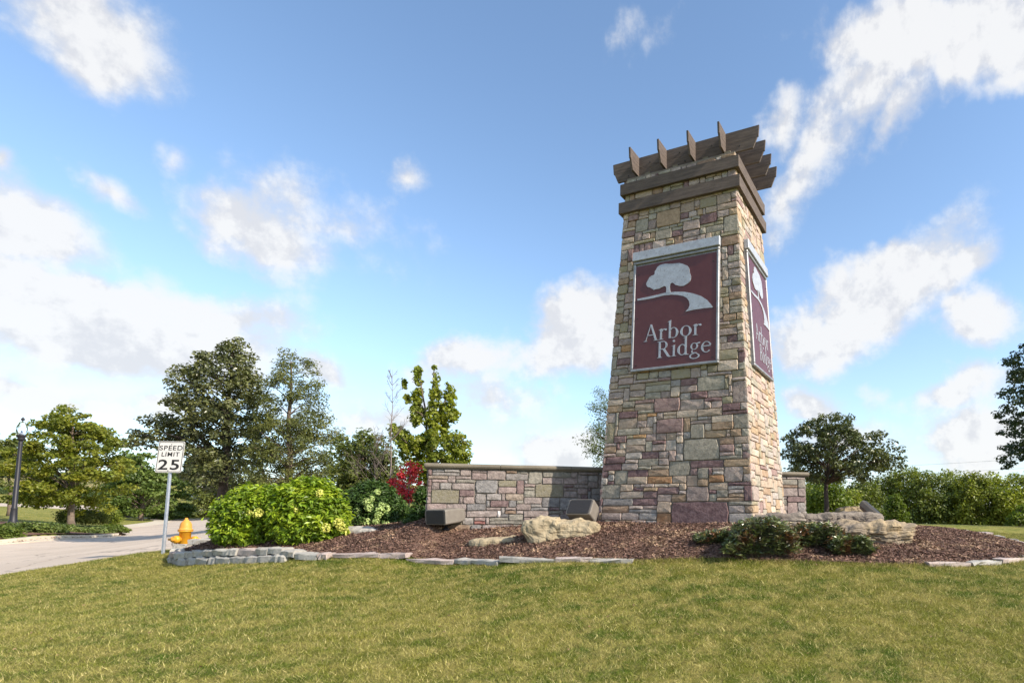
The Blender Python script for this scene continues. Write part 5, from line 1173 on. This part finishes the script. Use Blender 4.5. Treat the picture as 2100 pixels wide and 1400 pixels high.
# hedge-like thicket of small trees on the right, behind the rise
hed = [(1695,975,1655,1745,36,L_lime,'lime green bushy tree just right of the wall end, behind the crab apple trunk'),(1672,985,1640,1700,40,L_hedge,'mid green bushy tree behind the right end of the wall'),
 (1770,985,1725,1815,43,L_hedged,'dark bushy tree right of the lime one in the thicket'),(1815,975,1770,1860,46,L_hedged,'dark tree of the thicket behind the yellow-green sapling'),(1860,962,1815,1912,45,L_hedge,'green tree of the thicket with its top at the crab apple tips'),
 (1910,966,1860,1962,43,L_hedged,'rounded dark tree near the middle of the thicket'),(1950,968,1905,2005,46,L_hedge,'green tree in the thicket where the wires dip lowest'),(1990,974,1945,2040,42,L_hedge,'broad sunlit tree in the right half of the thicket'),
 (2035,975,1990,2085,45,L_hedge,'tree of the thicket left of the right edge tree'),(2080,978,2030,2130,41,L_hedge,'tree of the thicket below the right edge tree'),(2120,985,2080,2180,44,L_hedged,'tree of the thicket cut by the right picture edge'),
 (1740,1010,1705,1775,39,L_hedge,'low tree filling the thicket behind the small brown rock')]
for i, (px, top, l, r, Yd, mm, lab) in enumerate(hed):
    make_tree('thicket_tree', lab, 'tree', (px, 1084), [(px, [(top, px-14, px+14), (top+14, l+10, r-10), (top+38, l-4, r+4), (1050, l-8, r+8), (1086, l-4, r+4)])], Yd, 8500, .20, mm, m_barkd, .12, 500+i, aspect=.6, clump=.62, per=75, limbs=14, flat=.75, group='trees of the thicket', outb=.35)
make_tree('thicket_sapling', 'low yellow-green sapling in front of the dark thicket', 'tree', (1835,1077), [(1836, [(1012,1828,1842),(1030,1815,1852),(1050,1810,1862),(1074,1812,1868)])], 26, 4500, .11, L_lime, m_bark, .04, 520, aspect=.6, clump=.24, per=60)
make_tree('thicket_sapling', 'yellow-green bush at the right edge below the thicket', 'tree', (2092,1084), [(2092, [(1040,2085,2105),(1055,2070,2120),(1084,2066,2125)])], 28, 3500, .12, L_lime, m_bark, .04, 521, aspect=.6, clump=.26, per=60)

# far tree line, corn and the distant band
def farline(name, label, x0, x1, Yd, topf, m_, n, size, seed, dep=30, cat='treeline'):
    rng = np.random.default_rng(seed); px = rng.uniform(x0, x1, n); dy = rng.uniform(0, dep, n); P0 = np.array([tuple(at(a, 1000, Yd+b)) for a, b in zip(px, dy)]); g_ = height(P0[:, :2])
    tz = np.array([at(a, topf(a), Yd).z for a in px]); k = rng.random(n)**.7; P0[:, 2] = g_+(np.maximum(tz, g_+1.2)-g_)*k
    Q = leaf_quads(P0, size, rng, .8, .5, .4); o = quads_mesh(name, Q.astype(np.float32), m_); tag(o, label, cat, kind='stuff')
farline('far_tree_line', 'distant line of trees beyond the corn field', -120, 470, 230, lambda a: 967+6*mnoise.noise((a*.02, 1, 0))+5*mnoise.noise((a*.09, 4, 0))-(26 if 375 < a < 470 else 0), L_far, 26000, 1.5, 601)
def corn():
    rng = np.random.default_rng(602); n = 30000; px = rng.uniform(-100, 260, n); Yd = 118+rng.random(n)**1.5*70; P0 = np.array([tuple(at(a, 1000, b)) for a, b in zip(px, Yd)]); g_ = height(P0[:, :2]); k = rng.random(n); P0[:, 2] = g_+k*1.9
    Q = leaf_quads(P0[k < .86], .75, rng, .16, .2, .4); Q2 = leaf_quads(P0[k >= .86], .5, rng, .25, .1, .4, -2)
    Qa = np.concatenate([Q, Q2]); V = Qa.reshape(-1, 3); m_t = leaf_mat('corn_tassel', (.42,.34,.19), (.36,.30,.16), .1, .3)
    me = npmesh('corn_field', V, np.arange(len(V)).reshape(-1, 4), [L_corn, m_t], np.concatenate([np.zeros(len(Q)), np.ones(len(Q2))])); tag(link('corn_field', me), 'green corn with tan tassels in the far field', 'crop', kind='stuff')
corn()

# house glimpsed far behind the oak
p = at(402, 1027, 130); p.z = hz_(p.x, p.y); ho = empty('house', p, 'small blue-grey house with pale roof far behind the oak', 'house')
m_hw = mat('siding', (.13, .16, .21), (.11, .135, .18), 3, .8); m_rf = mat('roof_shingles', (.30, .27, .25), (.24, .22, .2), 5, .9); m_tr = mat('trim', (.5, .5, .5), rough=.7); m_gl = mat('window_glass', (.03, .035, .045), rough=.1, spec=.6)
mb = MB(); mb.box((2.2, 3, 1.2), (7.4, 6, 3.0)); mb.obj('wall', m_hw, ho)
mb = MB(); mb.add([(-2,-.6,2.6),(6.4,-.6,2.6),(6.4,6.6,2.6),(-2,6.6,2.6),(-1,3,4.3),(5.4,3,4.3)], [(0,1,5,4),(1,2,5),(2,3,4,5),(3,0,4),(0,3,2,1)]); mb.obj('roof', m_rf, ho)
for k in range(2):
    mb = MB(); mb.box((.4+k*2.6, -.03, 1.4), (1.1, .08, 1.2)); w_ = mb.obj('window', m_tr, ho); mb = MB(); mb.box((.4+k*2.6, -.09, 1.4), (.9, .05, 1.0)); mb.obj('pane', m_gl, w_)
mb = MB(); mb.box((5.1, -.03, .85), (.95, .08, 2.1)); mb.obj('door', m_tr, ho)

# stray details: dry twigs and fallen leaves on the lawn, mulch spilled over the edging, leaf litter in the gutter
def litter(name, label, pts_, size, m_, seed, up=2.0, aspect=.6, dz=.02):
    rng = np.random.default_rng(seed); q = np.array(pts_); C = np.column_stack([q, height(q)+dz]); Q = leaf_quads(C, size, rng, aspect, up, .5); tag(quads_mesh(name, Q.astype(np.float32), m_), label, 'litter', kind='stuff')
rl = np.random.default_rng(77); sp = []
for i in range(len(BED)):
    a, b = np.array(BED[i]), np.array(BED[(i+1) % len(BED)])
    if (a[1]+b[1])/2 < 12 and a[0] > -6:
        k = int(np.linalg.norm(b-a)*26); t = rl.random((k, 1)); sp.append(a+(b-a)*t+np.column_stack([rl.normal(0, .05, k), -np.abs(rl.normal(0, .14, k))]))
litter('spilled_chips', 'bark chips strewn on the grass along the bed edge', np.concatenate(sp), .035, m_chip, 78, aspect=.35, dz=.03)
gp = [(x+rl.normal(0, .15)+.1, y-abs(rl.normal(.25, .25))) for x, y in far for _ in range(7)]
litter('gutter_leaves', 'brown leaf litter lying in the far gutter', gp, .10, m_chip, 79, dz=-.05)
m_dry = leaf_mat('dry_leaf', (.30,.20,.10), (.20,.12,.06), 3, .1, .8)
lp = [(((rl.uniform(40, 2060)-CXP)/F_PX)*y_, y_) for y_ in rl.uniform(5.3, 10, 150)]
lp = [p_ for p_ in lp if not inside(BED, np.array([p_]))[0]]
litter('fallen_leaves', 'few small dry leaves scattered over the front lawn', lp, .035, m_dry, 80, dz=.035)
